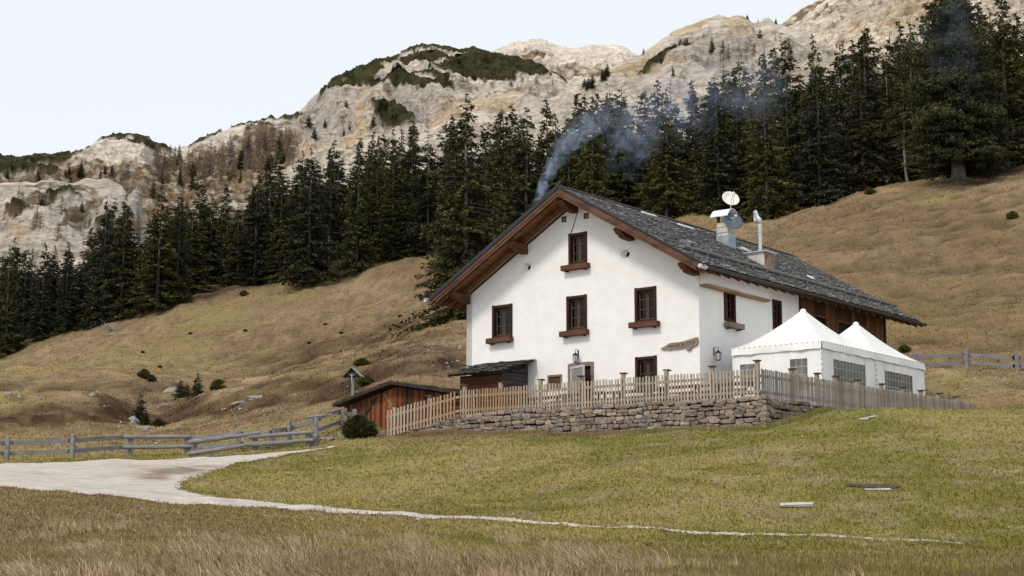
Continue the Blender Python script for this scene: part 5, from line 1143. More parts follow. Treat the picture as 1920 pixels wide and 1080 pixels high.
def spruce(h, rad, base, seed, dens=1.0, droop=.35, gap=.0, full=1.0, dead=0.0, shape=0):
    """branches all round the trunk from base*h to the tip, each carrying many narrow hanging sprays"""
    r = np.random.default_rng(seed); z0 = base * h; nb = int(h * 21 * dens); u = r.random(nb)
    t = 1 - (1 - u) ** .72; zz = z0 + (h * .985 - z0) * t; az_ = r.random(nb) * 6.283
    if shape: prof = np.sin(np.clip((t + .16) / 1.16, 0, 1) ** .62 * np.pi) ** .72 * .98 + .05
    else: prof = np.where(t < .10, .80 + 2.0 * t, 1.0) * (1 - t) ** (.82 * full) * .98 + .03
    lob = 1 + .15 * np.sin(az_ * 2 + seed) + .12 * np.sin(az_ * 3 + t * 9 + seed * 2); lay = 1 + .24 * np.sin(t * h * 1.7 + np.sin(az_ + seed) * 1.5)
    L = rad * prof * lob * lay * r.uniform(.60, 1.12, nb)
    if gap: L = np.where((np.sin(t * 23 + seed) + np.sin(az_ * 2 + t * 7)) > 2 - gap * 2, L * .35, L)
    ns = np.maximum(6, (L / .068).astype(int)); bi = np.repeat(np.arange(nb), ns); n = len(bi)
    s = .10 + .90 * r.random(n) ** .72; l = L[bi]; ca, sa = np.cos(az_[bi]), np.sin(az_[bi]); up = .32 * (t[bi] - .30)
    P = np.stack([s * l * ca, s * l * sa, zz[bi] + l * (up * s - droop * s * s + .16 * s ** 4)], 1) + r.normal(0, .06, (n, 3))
    side = np.stack([-sa, ca, 0 * sa], 1); outw = np.stack([ca, sa, 0 * sa], 1); P = P + side * (r.normal(0, .16, n) * l * .5 * s)[:, None]
    hang = r.random(n) < .55; dn = np.where(hang, r.uniform(.2, 1.1, n), r.uniform(-.25, .3, n))
    d = side * r.uniform(-1, 1, n)[:, None] + outw * r.uniform(.2, .9, n)[:, None] - np.array([0, 0, 1.]) * dn[:, None]; d /= np.linalg.norm(d, axis=1)[:, None]
    ln = r.uniform(.26, .60, n) * (.55 + .45 * np.minimum(l, 2.2) / 2.2) * (1.15 - .4 * s); wd = r.uniform(.06, .135, n)
    n2 = np.cross(d, r.normal(0, 1, (n, 3))); n2 /= np.linalg.norm(n2, axis=1)[:, None] + 1e-9
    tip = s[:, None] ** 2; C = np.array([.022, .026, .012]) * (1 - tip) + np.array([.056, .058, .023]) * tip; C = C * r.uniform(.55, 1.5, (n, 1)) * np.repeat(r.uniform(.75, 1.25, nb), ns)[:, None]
    br = r.random(n) < (.06 + dead * .4); C[br] = np.array([.070, .045, .024]) * r.uniform(.6, 1.2)
    T = np.stack([P - n2 * wd[:, None], P + n2 * wd[:, None], P + d * ln[:, None]], 1)
    if dead:
        m = int(40 * dead * h / 18 * 4); a = r.random(m) * 6.283; z_ = r.uniform(.1, .75, m) * h; q = r.uniform(.5, 1.1, m) * rad; p0 = np.stack([0 * a, 0 * a, z_], 1); e = p0 + np.stack([q * np.cos(a), q * np.sin(a), -q * .25], 1); up_ = np.array([0, 0, .035])
        T = np.concatenate([T, np.stack([p0 - up_, p0 + up_, e], 1)]); C = np.concatenate([C, np.ones((m, 3)) * [.10, .085, .075]])
    T = np.concatenate([T, np.array([[[-.05, 0, h * .95], [.05, 0, h * .95], [0, 0, h * 1.01]]])]); C = np.concatenate([C, [[.04, .045, .018]]])
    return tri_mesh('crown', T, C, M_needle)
def larch(h, rad, seed, dens=1.0, th=1.0):
    r = np.random.default_rng(seed); T = []; C = []; nb = int(h * 10 * dens); t = r.random(nb); zz = h * (.12 + .87 * t); az_ = r.random(nb) * 6.283; L = rad * (1 - t) ** .65 * r.uniform(.5, 1.1, nb) + .1
    for i in range(nb):
        l = L[i]; ca, sa = math.cos(az_[i]), math.sin(az_[i]); e = np.array([ca * l, sa * l, l * r.uniform(-.05, .35)]); p0 = np.array([0, 0, zz[i]])
        T.append(np.array([[p0 + [0, 0, .03], p0 - [0, 0, .03], p0 + e]])); C.append(np.array([[.15, .12, .105]]))
        ns = max(3, int(l / .14)); s = r.uniform(.15, 1, ns); P = p0 + e * s[:, None]; d = r.normal(0, 1, (ns, 3)); d[:, 2] = np.abs(d[:, 2]) * .5 - .35; d /= np.linalg.norm(d, axis=1)[:, None]; ln = r.uniform(.2, .5, ns)
        n2 = np.cross(d, r.normal(0, 1, (ns, 3))); n2 /= np.linalg.norm(n2, axis=1)[:, None] + 1e-9
        T.append(np.stack([P - n2 * .022 * th, P + n2 * .022 * th, P + d * ln[:, None]], 1)); C.append(np.array([.235, .175, .145]) * r.uniform(.7, 1.25, (ns, 1)))
    return tri_mesh('crown', np.concatenate(T), np.concatenate(C), M_twig)
def trunk(h, r0, m=M_bark, lean=.0, roots=False, top=.97):
    b = MB(); n = 7; P = [Vector((lean * math.sin(k * 1.7) * .2, lean * math.cos(k * 1.3) * .2, -1.0 + (h * top + 1.0) * k / n)) for k in range(n + 1)]
    rr = [r0 * (1.25 if k == 0 else 1 - .93 * k / n) for k in range(n + 1)]
    b.tube(P, rr, 9)
    if roots:
        for k in range(9):
            a = k * .7 + random.uniform(-.2, .2); l = random.uniform(1.2, 3.0); b.tube([(0, 0, .9), (math.cos(a) * r0 * .9, math.sin(a) * r0 * .9, .25), (math.cos(a) * l * .6, math.sin(a) * l * .6, .02 - math.cos(a) * .15), (math.cos(a) * l, math.sin(a) * l, -.3)], [.3, .22, .14, .04], 6)
    return npmesh('trunk', np.array(b.v, dtype=np.float32), b.f, m)
H0 = 18.0
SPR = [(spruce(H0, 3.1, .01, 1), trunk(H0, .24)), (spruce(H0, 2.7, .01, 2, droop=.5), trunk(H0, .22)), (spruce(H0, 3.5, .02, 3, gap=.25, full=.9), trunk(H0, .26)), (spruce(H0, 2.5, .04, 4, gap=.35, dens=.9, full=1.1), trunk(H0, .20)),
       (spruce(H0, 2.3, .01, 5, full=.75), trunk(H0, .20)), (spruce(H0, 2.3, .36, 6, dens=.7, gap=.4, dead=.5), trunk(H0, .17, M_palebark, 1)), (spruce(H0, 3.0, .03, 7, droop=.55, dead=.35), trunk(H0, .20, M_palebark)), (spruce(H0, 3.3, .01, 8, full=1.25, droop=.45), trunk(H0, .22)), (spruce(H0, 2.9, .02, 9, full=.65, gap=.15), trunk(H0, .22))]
LARM = [(larch(12, 2.6, 15, .8, 5), trunk(12, .2, M_palebark)), (larch(12, 2.1, 16, .8, 5), trunk(12, .2, M_palebark)), (larch(12, 3.1, 17, .8, 5), trunk(12, .2, M_palebark))]
LAR = [(larch(12, 2.2, 11), trunk(12, .16, M_palebark)), (larch(12, 1.7, 12), trunk(12, .14, M_palebark)), (larch(12, 2.6, 13, 1.2), trunk(12, .17, M_palebark))]
def put_tree(name, protos, k, p, h, wk, label, cat, group, h0=H0, bare=False):
    cr_, tr_ = protos[k]; s = h / h0
    r = empty(name, p, label, cat, group, rz=random.uniform(0, 6.28)); r.scale = (s * wk, s * wk, s); r.rotation_euler[0] = random.uniform(-.02, .02)
    link('trunk', tr_, r); link('crown', cr_, r); return r
EDGE = [(-200,690,222),(0,671,214),(60,660,214),(100,640,213),(150,622,212),(210,606,211),(250,594,211),(300,592,209),(350,572,211),(400,557,212),(450,547,213),(520,537,213),(580,530,210),(640,518,212),(668,522,209),(720,490,212),(780,480,212),(860,500,190),(950,470,180),(1050,450,176),(1150,425,172),(1250,402,170),(1300,396,170),(1390,416,160),(1440,424,152),(1500,406,156),(1600,372,156),(1700,350,156),(1800,342,158),(1920,322,158),(2200,300,160)]
TOPS = [(-200,480),(0,455),(60,455),(100,450),(150,425),(180,380),(220,368),(250,400),(300,345),(345,350),(400,330),(460,330),(500,290),(540,300),(575,272),(620,268),(640,262),(680,240),(720,250),(765,218),(800,240),(830,218),(880,190),(930,190),(1000,178),(1060,178),(1100,170),(1150,150),(1200,142),(1240,158),(1290,150),(1340,120),(1380,100),(1410,112),(1440,78),(1480,80),(1520,70),(1560,62),(1620,50),(1650,42),(1700,35),(1740,38),(1770,0),(1850,-20),(1920,20),(2200,-60)]
def itp(T_, X, c=1): return float(np.interp(X, [q[0] for q in T_], [q[c] for q in T_]))
nspr = 0
def zone(X):
    zs = [(60, 'at the far left edge'), (160, 'left of the tall left group'), (290, 'above the weathered stump'), (430, 'above the left slope'), (560, 'behind the dead branches'), (700, 'above the upper left slope'), (800, 'just left of the farmhouse roof'), (1000, 'behind the left roof half'), (1160, 'behind the ridge and smoke'), (1330, 'above the right roof slope'), (1480, 'behind the satellite dishes'), (1620, 'above the right hill crest'), (1740, 'left of the big lone spruce'), (9999, 'right of the big lone spruce')]
    return next(z for x, z in zs if X < x)
def spruce_px(X, Yb, D, Ytop, k, wk=1.0, label=None, protos=None, group='spruces of the forest'):
    global nspr
    p = gp(X, Yb, D); top = float(at(X, Ytop, p.y)[2]); h = max(4., top - p.z); nspr += 1
    z = zone(X); grp = group if label else 'spruces ' + z
    return put_tree('spruce_tree', protos or SPR, k, p, h, wk, label or 'tall dark forest spruce ' + z, 'spruce', grp)
# trees one can tell apart along the edge
for a in ((293,594,209,345,0,1.35,'broad dark spruce whose skirt reaches down onto the left slope'), (190,612,211,368,1,1.1,'tall spruce with a pointed tip left of the weathered stump'), (225,604,211,362,2,1.0,'tall spruce directly above the weathered stump'),
          (578,532,209,276,2,1.25,'broad spruce right of the dead branches with low skirts'), (668,523,208,246,1,1.05,'narrow dense spruce standing forward of the forest edge'), (617,514,214,272,5,.9,'spruce with a long bare pale trunk beside the broad one'), (707,492,216,250,5,.9,'thin spruce with a bare pale trunk left of the roof'),
          (735,486,214,262,4,1.1,'slim dark spruce right of the thin bare trunk'), (330,583,211,352,1,1.05,'dark spruce right of the broad low one'), (120,636,212,452,4,1.2,'slender spruce low in the dark left forest'), (75,655,213,452,4,1.2,'spruce with a narrow top near the left edge'), (10,668,213,468,0,1.1,'spruce at the left edge of the photo'),
          (1110,430,165,176,3,1.15,'spruce behind the ridge with a forked pale limb'), (1440,424,150,150,6,1.3,'broad brownish spruce with a visible trunk, right behind the flue'), (1350,410,162,140,0,1.3,'massive spruce behind the satellite dishes'), (1250,404,168,165,2,1.1,'spruce above the chimney, thick and dark'), (1700,350,151,80,5,1.0,'spruce with a bare lower trunk left of the big lone spruce'), (1620,372,156,110,6,1.1,'brownish spruce above the crest of the right hill'), (1540,398,153,120,2,1.15,'spruce close to the crest of the right hill')):
    spruce_px(a[0], a[1], a[2], a[3], a[4], a[5], a[6])
# the near spruce behind the left eave and the great lone spruce
NEAR = (spruce(20.0, 4.3, .02, 21, dens=1.2, droop=.42, gap=.12, dead=.25), trunk(20.0, .30, M_palebark)); p = gp(872, 548, 128); h = float(at(885, 168, p.y)[2]) - p.z
r_ = empty('spruce_tree', p, 'large nearer spruce with grey trunk rising behind the left eave of the farmhouse', 'spruce'); r_.scale = (h / 20 * 1.08,) * 2 + (h / 20,); link('trunk', NEAR[1], r_); link('crown', NEAR[0], r_)
BIG = spruce(22.0, 5.3, .085, 31, dens=2.3, droop=.26, shape=1)
p = gp(1798, 338, 142); h = float(at(1798, -60, p.y)[2]) - p.z
r_ = empty('spruce_tree', p, 'great lone spruce with thick trunk and spreading roots on the crest of the right hill', 'spruce'); r_.scale = (h / 22 * .95, h / 22 * .95, h / 22); link('trunk', trunk(22.0, .72, M_bark, roots=True), r_); link('crown', BIG, r_)
p = gp(1888, 318, 146); r_ = put_tree('spruce_tree', SPR, 0, p, float(at(1880, -30, p.y)[2]) - p.z, 1.3, 'tall spruce right of the great lone spruce, its skirt touching the hill crest', 'spruce', None)
for row in range(3):
    X = -250 + row * 9
    while X < 2190:
        sp = (42, 34, 33)[row] * random.uniform(.65, 1.35) * (1.6 if X < -60 or X > 1980 else 1)
        X += sp
        yb, d = itp(EDGE, X), itp(EDGE, X, 2) + row * 13 + random.uniform(2, 9)
        if row == 0 and (random.random() < .15): continue
        if row == 0 and 1250 < X < 1320: continue
        y0 = hit(X, yb, 60); yt = itp(TOPS, X) + random.choice((random.uniform(-16, 12), random.uniform(-5, 40), random.uniform(15, 80))) + (25 if row == 0 else 0)
        p = at(X, yb, d); g = float(ground(p[0], p[1])); P = Vector((p[0], p[1], g)); top = float(at(X, yt, d)[2]); h = min(max(top - g, 9), 34)
        k = random.choice((0, 1, 2, 3, 4, 7, 8, 6, 1, 0, 7, 8, 5 if row > 1 else 1)); z = zone(X); nspr += 1
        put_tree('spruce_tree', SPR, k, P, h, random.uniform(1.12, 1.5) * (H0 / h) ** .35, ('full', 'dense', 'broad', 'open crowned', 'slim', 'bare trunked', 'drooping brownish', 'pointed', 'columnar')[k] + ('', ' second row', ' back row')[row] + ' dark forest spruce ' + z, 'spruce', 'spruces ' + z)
# larches among them, bare and grey brown
for (X, Y, D, yt, k, lb) in ((152,600,235,425,0,'bare grey brown larch between dark spruces at the left'),(270,560,240,400,1,'bare larch rising behind the broad dark spruce'),(1150,400,225,180,1,'bare larch in the forest gap right of the smoke plume'),(1360,360,230,70,1,'thin bare larch above the satellite dishes'),(1470,350,215,60,0,'bare larch with brown crown above the flue'),(1490,340,225,66,2,'bare brown larch top beside the scree'),(1588,340,220,58,1,'bare larch poking above the forest right of centre'),(1665,330,215,92,2,'tall bare tan larch left of the great lone spruce'),(1680,335,212,140,0,'second tan larch close to the great lone spruce'),(1895,300,200,60,2,'bare pinkish larch near the right edge'),(1040,420,225,200,1,'bare larch behind the roof ridge'),(640,500,235,280,0,'bare larch behind the narrow dense spruce'),(800,470,240,225,0,'bare larch showing at the forest top left of the near spruce'),(1100,400,230,175,0,'bare larch behind the forked spruce'),(975,440,235,205,1,'bare larch above the left roof slope'),(1265,380,230,150,2,'bare larch in the drifting smoke')):
    p = at(X, Y, D); g = float(ground(p[0], p[1])); h = float(at(X, yt, D)[2]) - g
    put_tree('larch_tree', LAR, k, Vector((p[0], p[1], g)), max(h, 6), .85, lb, 'larch', None, 12.0)
# trees on the mountains
def mt(key, X, Y, hpx, kind, k, wk, label, grp):
    global nspr
    p = on_mtn(key, X, Y); h = hpx * p.y / F
    if kind == 's': nspr += 1; put_tree('spruce_tree', SPR, k, p - Vector((0, 0, .5)), h, wk, label, 'spruce', grp)
    else: put_tree('larch_tree', LARM, k, p - Vector((0, 0, .5)), h, wk, label, 'larch', grp, 12.0)
def scatter(key, n, x0, x1, yf, spread, hpx, kind, label, grp, wk=1.2, sd=1):
    rs = random.Random(sd)
    for i in range(n):
        X = rs.uniform(x0, x1); Y = yf(X) + rs.uniform(0, spread); mt(key, X, Y, rs.uniform(*hpx), kind, rs.choice((0, 1, 2)), wk * rs.uniform(.8, 1.25), label, grp)
mm = lambda pts: (lambda X: float(np.interp(X, [q[0] for q in pts], [q[1] for q in pts])))
scatter(161, 85, 290, 560, mm([(290,300),(330,305),(380,300),(420,292),(480,275),(560,262)]), 50, (30, 52), 'l', 'small bare larch in the wood left of the domed mountain', 'larches in the wood left of the dome', 1.25, 2)
scatter(161, 12, 300, 560, mm([(300,300),(420,290),(560,255)]), 60, (26, 46), 's', 'small dark spruce among bare larches left of the domed mountain', 'spruces among the larches left of the dome', 1.3, 3)
scatter(161, 34, 10, 250, mm([(10,345),(120,350),(250,330)]), 34, (22, 40), 'l', 'small bare larch on the low ridge at the far left', 'larches on the far left ridge', 1.4, 4)
scatter(161, 16, -10, 220, mm([(-10,325),(120,330),(220,320)]), 38, (16, 34), 's', 'small dark spruce on the low ridge at the far left', 'spruces on the far left ridge', 1.5, 5)
scatter(161, 12, 560, 760, mm([(560,255),(600,215),(660,190),(760,190)]), 60, (14, 30), 's', 'small spruce clinging to the pale cliff of the domed mountain', 'spruces on the dome cliff', 1.5, 6)
scatter(161, 12, 850, 1040, mm([(850,150),(940,140),(1040,158)]), 22, (12, 24), 'l', 'tiny bare larch on the green back of the domed mountain', 'larches on the back of the dome', 1.7, 7)
scatter(191, 26, 30, 260, mm([(30,370),(150,400),(260,400)]), 70, (26, 44), 'l', 'small bare larch on the grey spur at the far left', 'larches on the left spur', 1.3, 21)
scatter(191, 7, 0, 250, mm([(0,365),(250,390)]), 60, (12, 26), 's', 'small dark spruce on the grey spur at the far left', 'spruces on the left spur', 1.4, 22)
scatter(221, 9, 1090, 1190, mm([(1090,160),(1190,118)]), 12, (18, 30), 's', 'small spruce on the rock shoulder left of the pale cliff', 'spruces on the rock shoulder', 1.7, 8)
scatter(221, 14, 1250, 1500, mm([(1250,120),(1380,80),(1500,70)]), 60, (18, 40), 's', 'small spruce on the face of the pale right cliff', 'spruces on the right cliff', 1.2, 9)
scatter(221, 8, 1300, 1500, mm([(1300,120),(1500,70)]), 40, (22, 40), 'l', 'small bare larch on the face of the pale right cliff', 'larches on the right cliff', 1.2, 10)
mt(221, 1207, 100, 15, 's', 3, 2.0, 'tiny spruce pair silhouetted on the ridge left of the pale cliff', None)
mt(221, 1402, 33, 13, 's', 0, 2.0, 'single round spruce silhouetted on top of the pale cliff', None)
mt(221, 1420, 38, 10, 's', 4, 1.4, 'tiny pointed spruce silhouetted on the pale cliff, right of the round one', None)
mt(221, 1455, 44, 16, 's', 0, 1.6, 'small dark spruce on the skyline where the cliff meets the scree', None)
mt(161, 287, 372, 44, 's', 0, 1.3, 'dark conical spruce alone on the brown mountain meadow', None)
mt(161, 338, 345, 40, 's', 1, 1.2, 'dark spruce on the mountain meadow, right of the lone conical one', None)
mt(161, 393, 330, 30, 's', 4, 1.2, 'small narrow spruce high on the brown mountain meadow', None)
mt(161, 210, 332, 28, 's', 2, 1.6, 'round topped spruce beside the little green dome', None)
mt(161, 188, 342, 34, 's', 1, 1.2, 'slim spruce below the little green dome', None)

# ------------------------------------------------------------------ bushes and young trees on the slopes
def bush_mesh(seed, h, rad, n=2600, dens=1, col=(.045, .050, .018), tipc=(.10, .095, .035), pointed=0.0, sz=.16):
    r = np.random.default_rng(seed); t = r.random(n) ** .9; a = r.random(n) * 6.283
    R_ = rad * (np.sqrt(np.clip(1 - (2 * t - .75).clip(-1, 1) ** 2, 0.02, 1)) if not pointed else (1 - t) ** .8 + .05) * (1 + .22 * np.sin(3 * a + seed) + .15 * np.sin(5 * a + 9 * t))
    q = r.random(n) ** .4; P = np.stack([R_ * q * np.cos(a), R_ * q * np.sin(a), t * h], 1)
    d = np.stack([np.cos(a), np.sin(a), r.uniform(.1, 1.4, n)], 1) + r.normal(0, .4, (n, 3)); d /= np.linalg.norm(d, axis=1)[:, None]
    n2 = np.cross(d, r.normal(0, 1, (n, 3))); n2 /= np.linalg.norm(n2, axis=1)[:, None] + 1e-9
    w_ = r.uniform(.2, .34, n)[:, None] * sz; ln = r.uniform(.7, 1.5, n)[:, None] * sz
    c = np.array(col) * (1 - q[:, None] ** 3) + np.array(tipc) * q[:, None] ** 3; c = c * r.uniform(.6, 1.4, (n, 1))
    return tri_mesh('foliage', np.stack([P - n2 * w_, P + n2 * w_, P + d * ln], 1), c, M_needle)
def bush(X, Y, D, h, rad, label, seed, pointed=0, cat='bush', name='bush', n=2600, sz=.16, **k):
    p = gp(X, Y, D); r = empty(name, p, label, cat); link('foliage', bush_mesh(seed, h, rad, n=n, pointed=pointed, sz=sz, **k), r); b = MB(); b.tube([(0, 0, -.3), (.02, 0, h * .5), (0, .02, h * .8)], [.05, .035, .01], 6); b.build('stem', M_bark, r); return r
bush(671, 822, 62.4, .72, .56, 'round dark green mountain pine bush beside the low barn', 1, n=5200, sz=.15, col=(.022, .03, .012), tipc=(.085, .085, .030))
for (X, Y, D, h, wk, k, lb) in ((262, 788, 93, 1.5, 2.6, 0, 'bushy young spruce low in the gully, left one'), (338, 754, 108, 1.3, 2.6, 2, 'young spruce in the gully beside the white rock'), (350, 750, 109, .95, 3.0, 7, 'smaller young spruce touching the one beside the white rock'), (369, 742, 106, 1.55, 2.5, 0, 'dark conical young spruce at the top of the gully'), (274, 790, 92, .8, 3.0, 2, 'low young spruce just right of the bushy one in the gully')):
    put_tree('young_spruce', SPR, k, gp(X, Y, D), h * 1.15, wk * .8, lb, 'young spruce', None)
bush(270, 716, 119.5, .6, .36, 'low dark bush on the crest of the left mound', 5)
bush(284, 726, 118, .35, .2, 'small bush below the bush on the left mound crest', 6)
bush(297, 800, 89, .42, .32, 'small dark bush in the gully right of the bushy young spruce', 7)
bush(408, 742, 100, .25, .4, 'small olive bush behind the crest of the right bank', 8, col=(.07, .07, .025))
bush(410, 756, 105, .4, .36, 'tiny round bush on the face of the right bank', 9)
bush(679, 690, 90, .32, .30, 'small dark bush above the wayside cross', 10)
bush(686, 715, 84, .38, .36, 'olive bush just right of the wayside cross', 11, col=(.05, .05, .02))
bush(1900, 428, 126, .45, .36, 'small dark bush high on the right hill at the photo edge', 12)
bush(1632, 378, 143, .4, .4, 'small dark bush near the crest of the right hill', 13)
bush(1695, 652, 93, .30, .24, 'small green bush low on the right hill behind the tents', 14, tipc=(.09, .12, .035))
bush(458, 545, 208, .6, .5, 'small bush on the slope below the forest', 15); bush(605, 792, 63, .1, .1, 'x', 16) if False else None
for i, (X, Y) in enumerate(((268, 662), (357, 627), (460, 622), (580, 645), (640, 626), (750, 595), (610, 610), (300, 690))):
    p = hit(X, Y, 100); r = empty('bush', p, 'tiny dark juniper clump dotted on the open brown slope left of the farmhouse', 'bush', 'tiny clumps on the left slope'); link('foliage', bush_mesh(40 + i, .16, .18, n=200, sz=.14, col=(.05, .04, .022), tipc=(.08, .065, .03)), r)

# ------------------------------------------------------------------ grass
def blades(name, x, y, hgt, wid, col, m, lean=.5, per=3, dirx=0.0, label=None, curve=False):
    n = len(x); z = ground(x, y); T = []; C = []
    for k in range(per):
        a = rng.uniform(0, 6.283, n); l = rng.uniform(.6, 1.25, n) * hgt; le = rng.uniform(.1, 1.0, n) * lean
        dx = np.cos(a) * le + dirx; dy = np.sin(a) * le; ux = np.cos(a + 1.57 + rng.normal(0, .5, n)); 
        ox = x + rng.normal(0, 1, n) * wid * 2; oy = y + rng.normal(0, 1, n) * wid * 2
        B = np.stack([ox, oy, z - .01], 1); tip = B + np.stack([dx * l, dy * l, l * np.sqrt(np.clip(1 - .5 * le ** 2 - .9 * dirx ** 2, .12, 1))], 1)
        s_ = np.stack([np.ones(n), np.sin(a) * .3, np.zeros(n)], 1) * (wid * rng.uniform(.6, 1.3, n))[:, None]
        cc = col * rng.uniform(.72, 1.32, (n, 1))
        if curve:
            mid = (B + tip) / 2 + np.stack([-dx * l * .12, 0 * l, l * .16], 1)
            T.append(np.stack([B - s_, B + s_, mid + s_ * .7], 1)); C.append(cc); T.append(np.stack([B - s_, mid + s_ * .7, mid - s_ * .7], 1)); C.append(cc); T.append(np.stack([mid - s_ * .7, mid + s_ * .7, tip], 1)); C.append(cc)
        else: T.append(np.stack([B - s_, B + s_, tip], 1)); C.append(cc)
    o = link(name, tri_mesh(name, np.concatenate(T), np.concatenate(C), m)); tag(o, label, 'grass', kind='stuff'); return o
M_grass = leafmat('grass_blades', 0.0, .9)
PW = np.array(pw)
def offpath(x, y):
    u, v = uv_of(x, y); return ~inpoly(x + .0, y, [tuple(q) for q in PW]) & ~inpoly(x, y, TERR) & ~((u > -5) & (u < 12.4) & (v > -5) & (v < 17))
def seedpts(n, d0, d1, a=.37, pw_=1.0):
    y = (rng.uniform(d0 ** (1 - pw_ + 1e-6), d1 ** (1 - pw_ + 1e-6), n)) ** (1 / (1 - pw_ + 1e-6)) if pw_ != 0 else rng.uniform(d0, d1, n)
    x = rng.uniform(-a, a, n) * y; k = offpath(x, y); return x[k], y[k]
# short turf of the lawn
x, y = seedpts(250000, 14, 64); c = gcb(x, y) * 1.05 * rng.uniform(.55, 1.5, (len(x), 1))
blades('lawn_grass', x, y, .04 + .05 * rng.random(len(x)) ** 2 + .03 * sstep(24, 15, y), .006 + .00028 * y, c, M_grass, .8, 2, label='short olive and straw coloured grass of the meadow')
# dry grass of the slopes
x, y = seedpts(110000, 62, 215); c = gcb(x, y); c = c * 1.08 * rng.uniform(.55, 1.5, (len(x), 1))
blades('slope_grass', x, y, (.05 + .07 * rng.random(len(x))) * (1 + (y - 60) / 300), .00033 * y, c, M_grass, .9, 2, label='dry straw brown grass of the slopes')
# long wind-laid straw in the foreground
x, y = seedpts(110000, 13.5, 30, .36); X_, Y_ = proj(np.stack([x, y, ground(x, y)], -1))
cl = fbm(x / .75, y / 1.4, 3, 300); reg = np.exp(-((X_ - 620) / 300) ** 2 - ((Y_ - 1070) / 50) ** 2) + .75 * np.exp(-((X_ - 1000) / 180) ** 2 - ((Y_ - 1075) / 32) ** 2) + .3 * np.exp(-((X_ - 250) / 260) ** 2 - ((Y_ - 1050) / 45) ** 2) - .45 * sstep(1150, 1450, X_)
den = sstep(.30, .95, reg * 1.0 + cl * .75 - .12); k = rng.random(len(x)) < den * .75; x, y = x[k], y[k]; cl = cl[k]; c = np.array([.31, .24, .15]) * (1.15 - .55 * rng.random((len(x), 1)) ** 1.5) * (1 + .45 * cl[:, None])
c = np.where(rng.random((len(x), 1)) < .22, np.array([[.20, .125, .065]]), c)
blades('long_straw', x, y, (.06 + .12 * rng.random(len(x))) * (.55 + .9 * sstep(-.3, .6, cl)), .0040, c, M_grass, .6, 3, dirx=-.45 + .5 * vn(x / .7, y / .9, 411), label='long pale straw laid over by the wind in the foreground', curve=True)
x, y = seedpts(16000, 13.5, 19, .36); k = rng.random(len(x)) < sstep(.0, .5, fbm(x / .9, y / .9, 3, 320)) * .8; x, y = x[k], y[k]
blades('brown_weeds', x, y, .08 + .16 * rng.random(len(x)) ** 2, .003, np.array([.17, .11, .07]) * np.ones((len(x), 1)), M_grass, .35, 2, label='brown dry weed stalks in the foreground')
# tufts at the foot of the wall and fences
E_ = [np.array(q) for q in pw]; ex = []
for i in range(len(E_)):
    p_, q_ = E_[i - 1], E_[i]; l = np.linalg.norm(q_ - p_); n = int(l * 55); t_ = rng.random((n, 1)); ex.append(p_ + (q_ - p_) * t_ + rng.normal(0, .13, (n, 2)))
tl_ = seedpts(60000, 30, 36, .34); q_ = np.stack(tl_, 1) if False else None
X0 = rng.uniform(1250, 1800, 2600) ** 1.0; X0 = X0[rng.random(len(X0)) < .02 + .20 * ((X0 - 1250) / 550) ** 2]; yy = np.interp(X0, [1250, 1450, 1600, 1800], [994.5, 1003.5, 1010, 1020]) + rng.normal(0, 1.6, len(X0)); D_ = np.interp(X0, [1250, 1500, 1800], [34.3, 33, 32]); pe = at(X0, yy, D_)
ex.append(pe[:, :2] + rng.normal(0, .12, (len(X0), 2)))
ex = np.concatenate(ex); ex = ex[(ex[:, 1] > 12)]; c = gcb(ex[:, 0], ex[:, 1]) * 1.05 * rng.uniform(.6, 1.4, (len(ex), 1))
blades('path_edge_grass', ex[:, 0], ex[:, 1], .04 + .05 * rng.random(len(ex)), .014, c, M_grass, .8, 3, label='ragged turf creeping over the edges of the gravel path')
tt = rng.random(5000); a0, a1, a2, a3 = [np.array(q[:2]) for q in (WE[:2], c1, c0, c3)]
xs_ = []; 
for p_, q_ in ((a0, a1), (a1, a2), (a2, a3)):
    t_ = rng.random(2600)[:, None]; nn = (q_ - p_) / np.linalg.norm(q_ - p_); nn = np.array([nn[1], -nn[0]]); nn = nn if nn[1] < 0 else -nn
    xs_.append(p_ + (q_ - p_) * t_ + nn * rng.uniform(.04, .5, (2600, 1)) ** 1.3)
w2 = np.concatenate(xs_); c = gcb(w2[:, 0], w2[:, 1]) * 1.1
blades('wall_foot_grass', w2[:, 0], w2[:, 1], .07 + .14 * rng.random(len(w2)), .011, c, M_grass, .5, 3, label='taller grass along the foot of the stone wall')

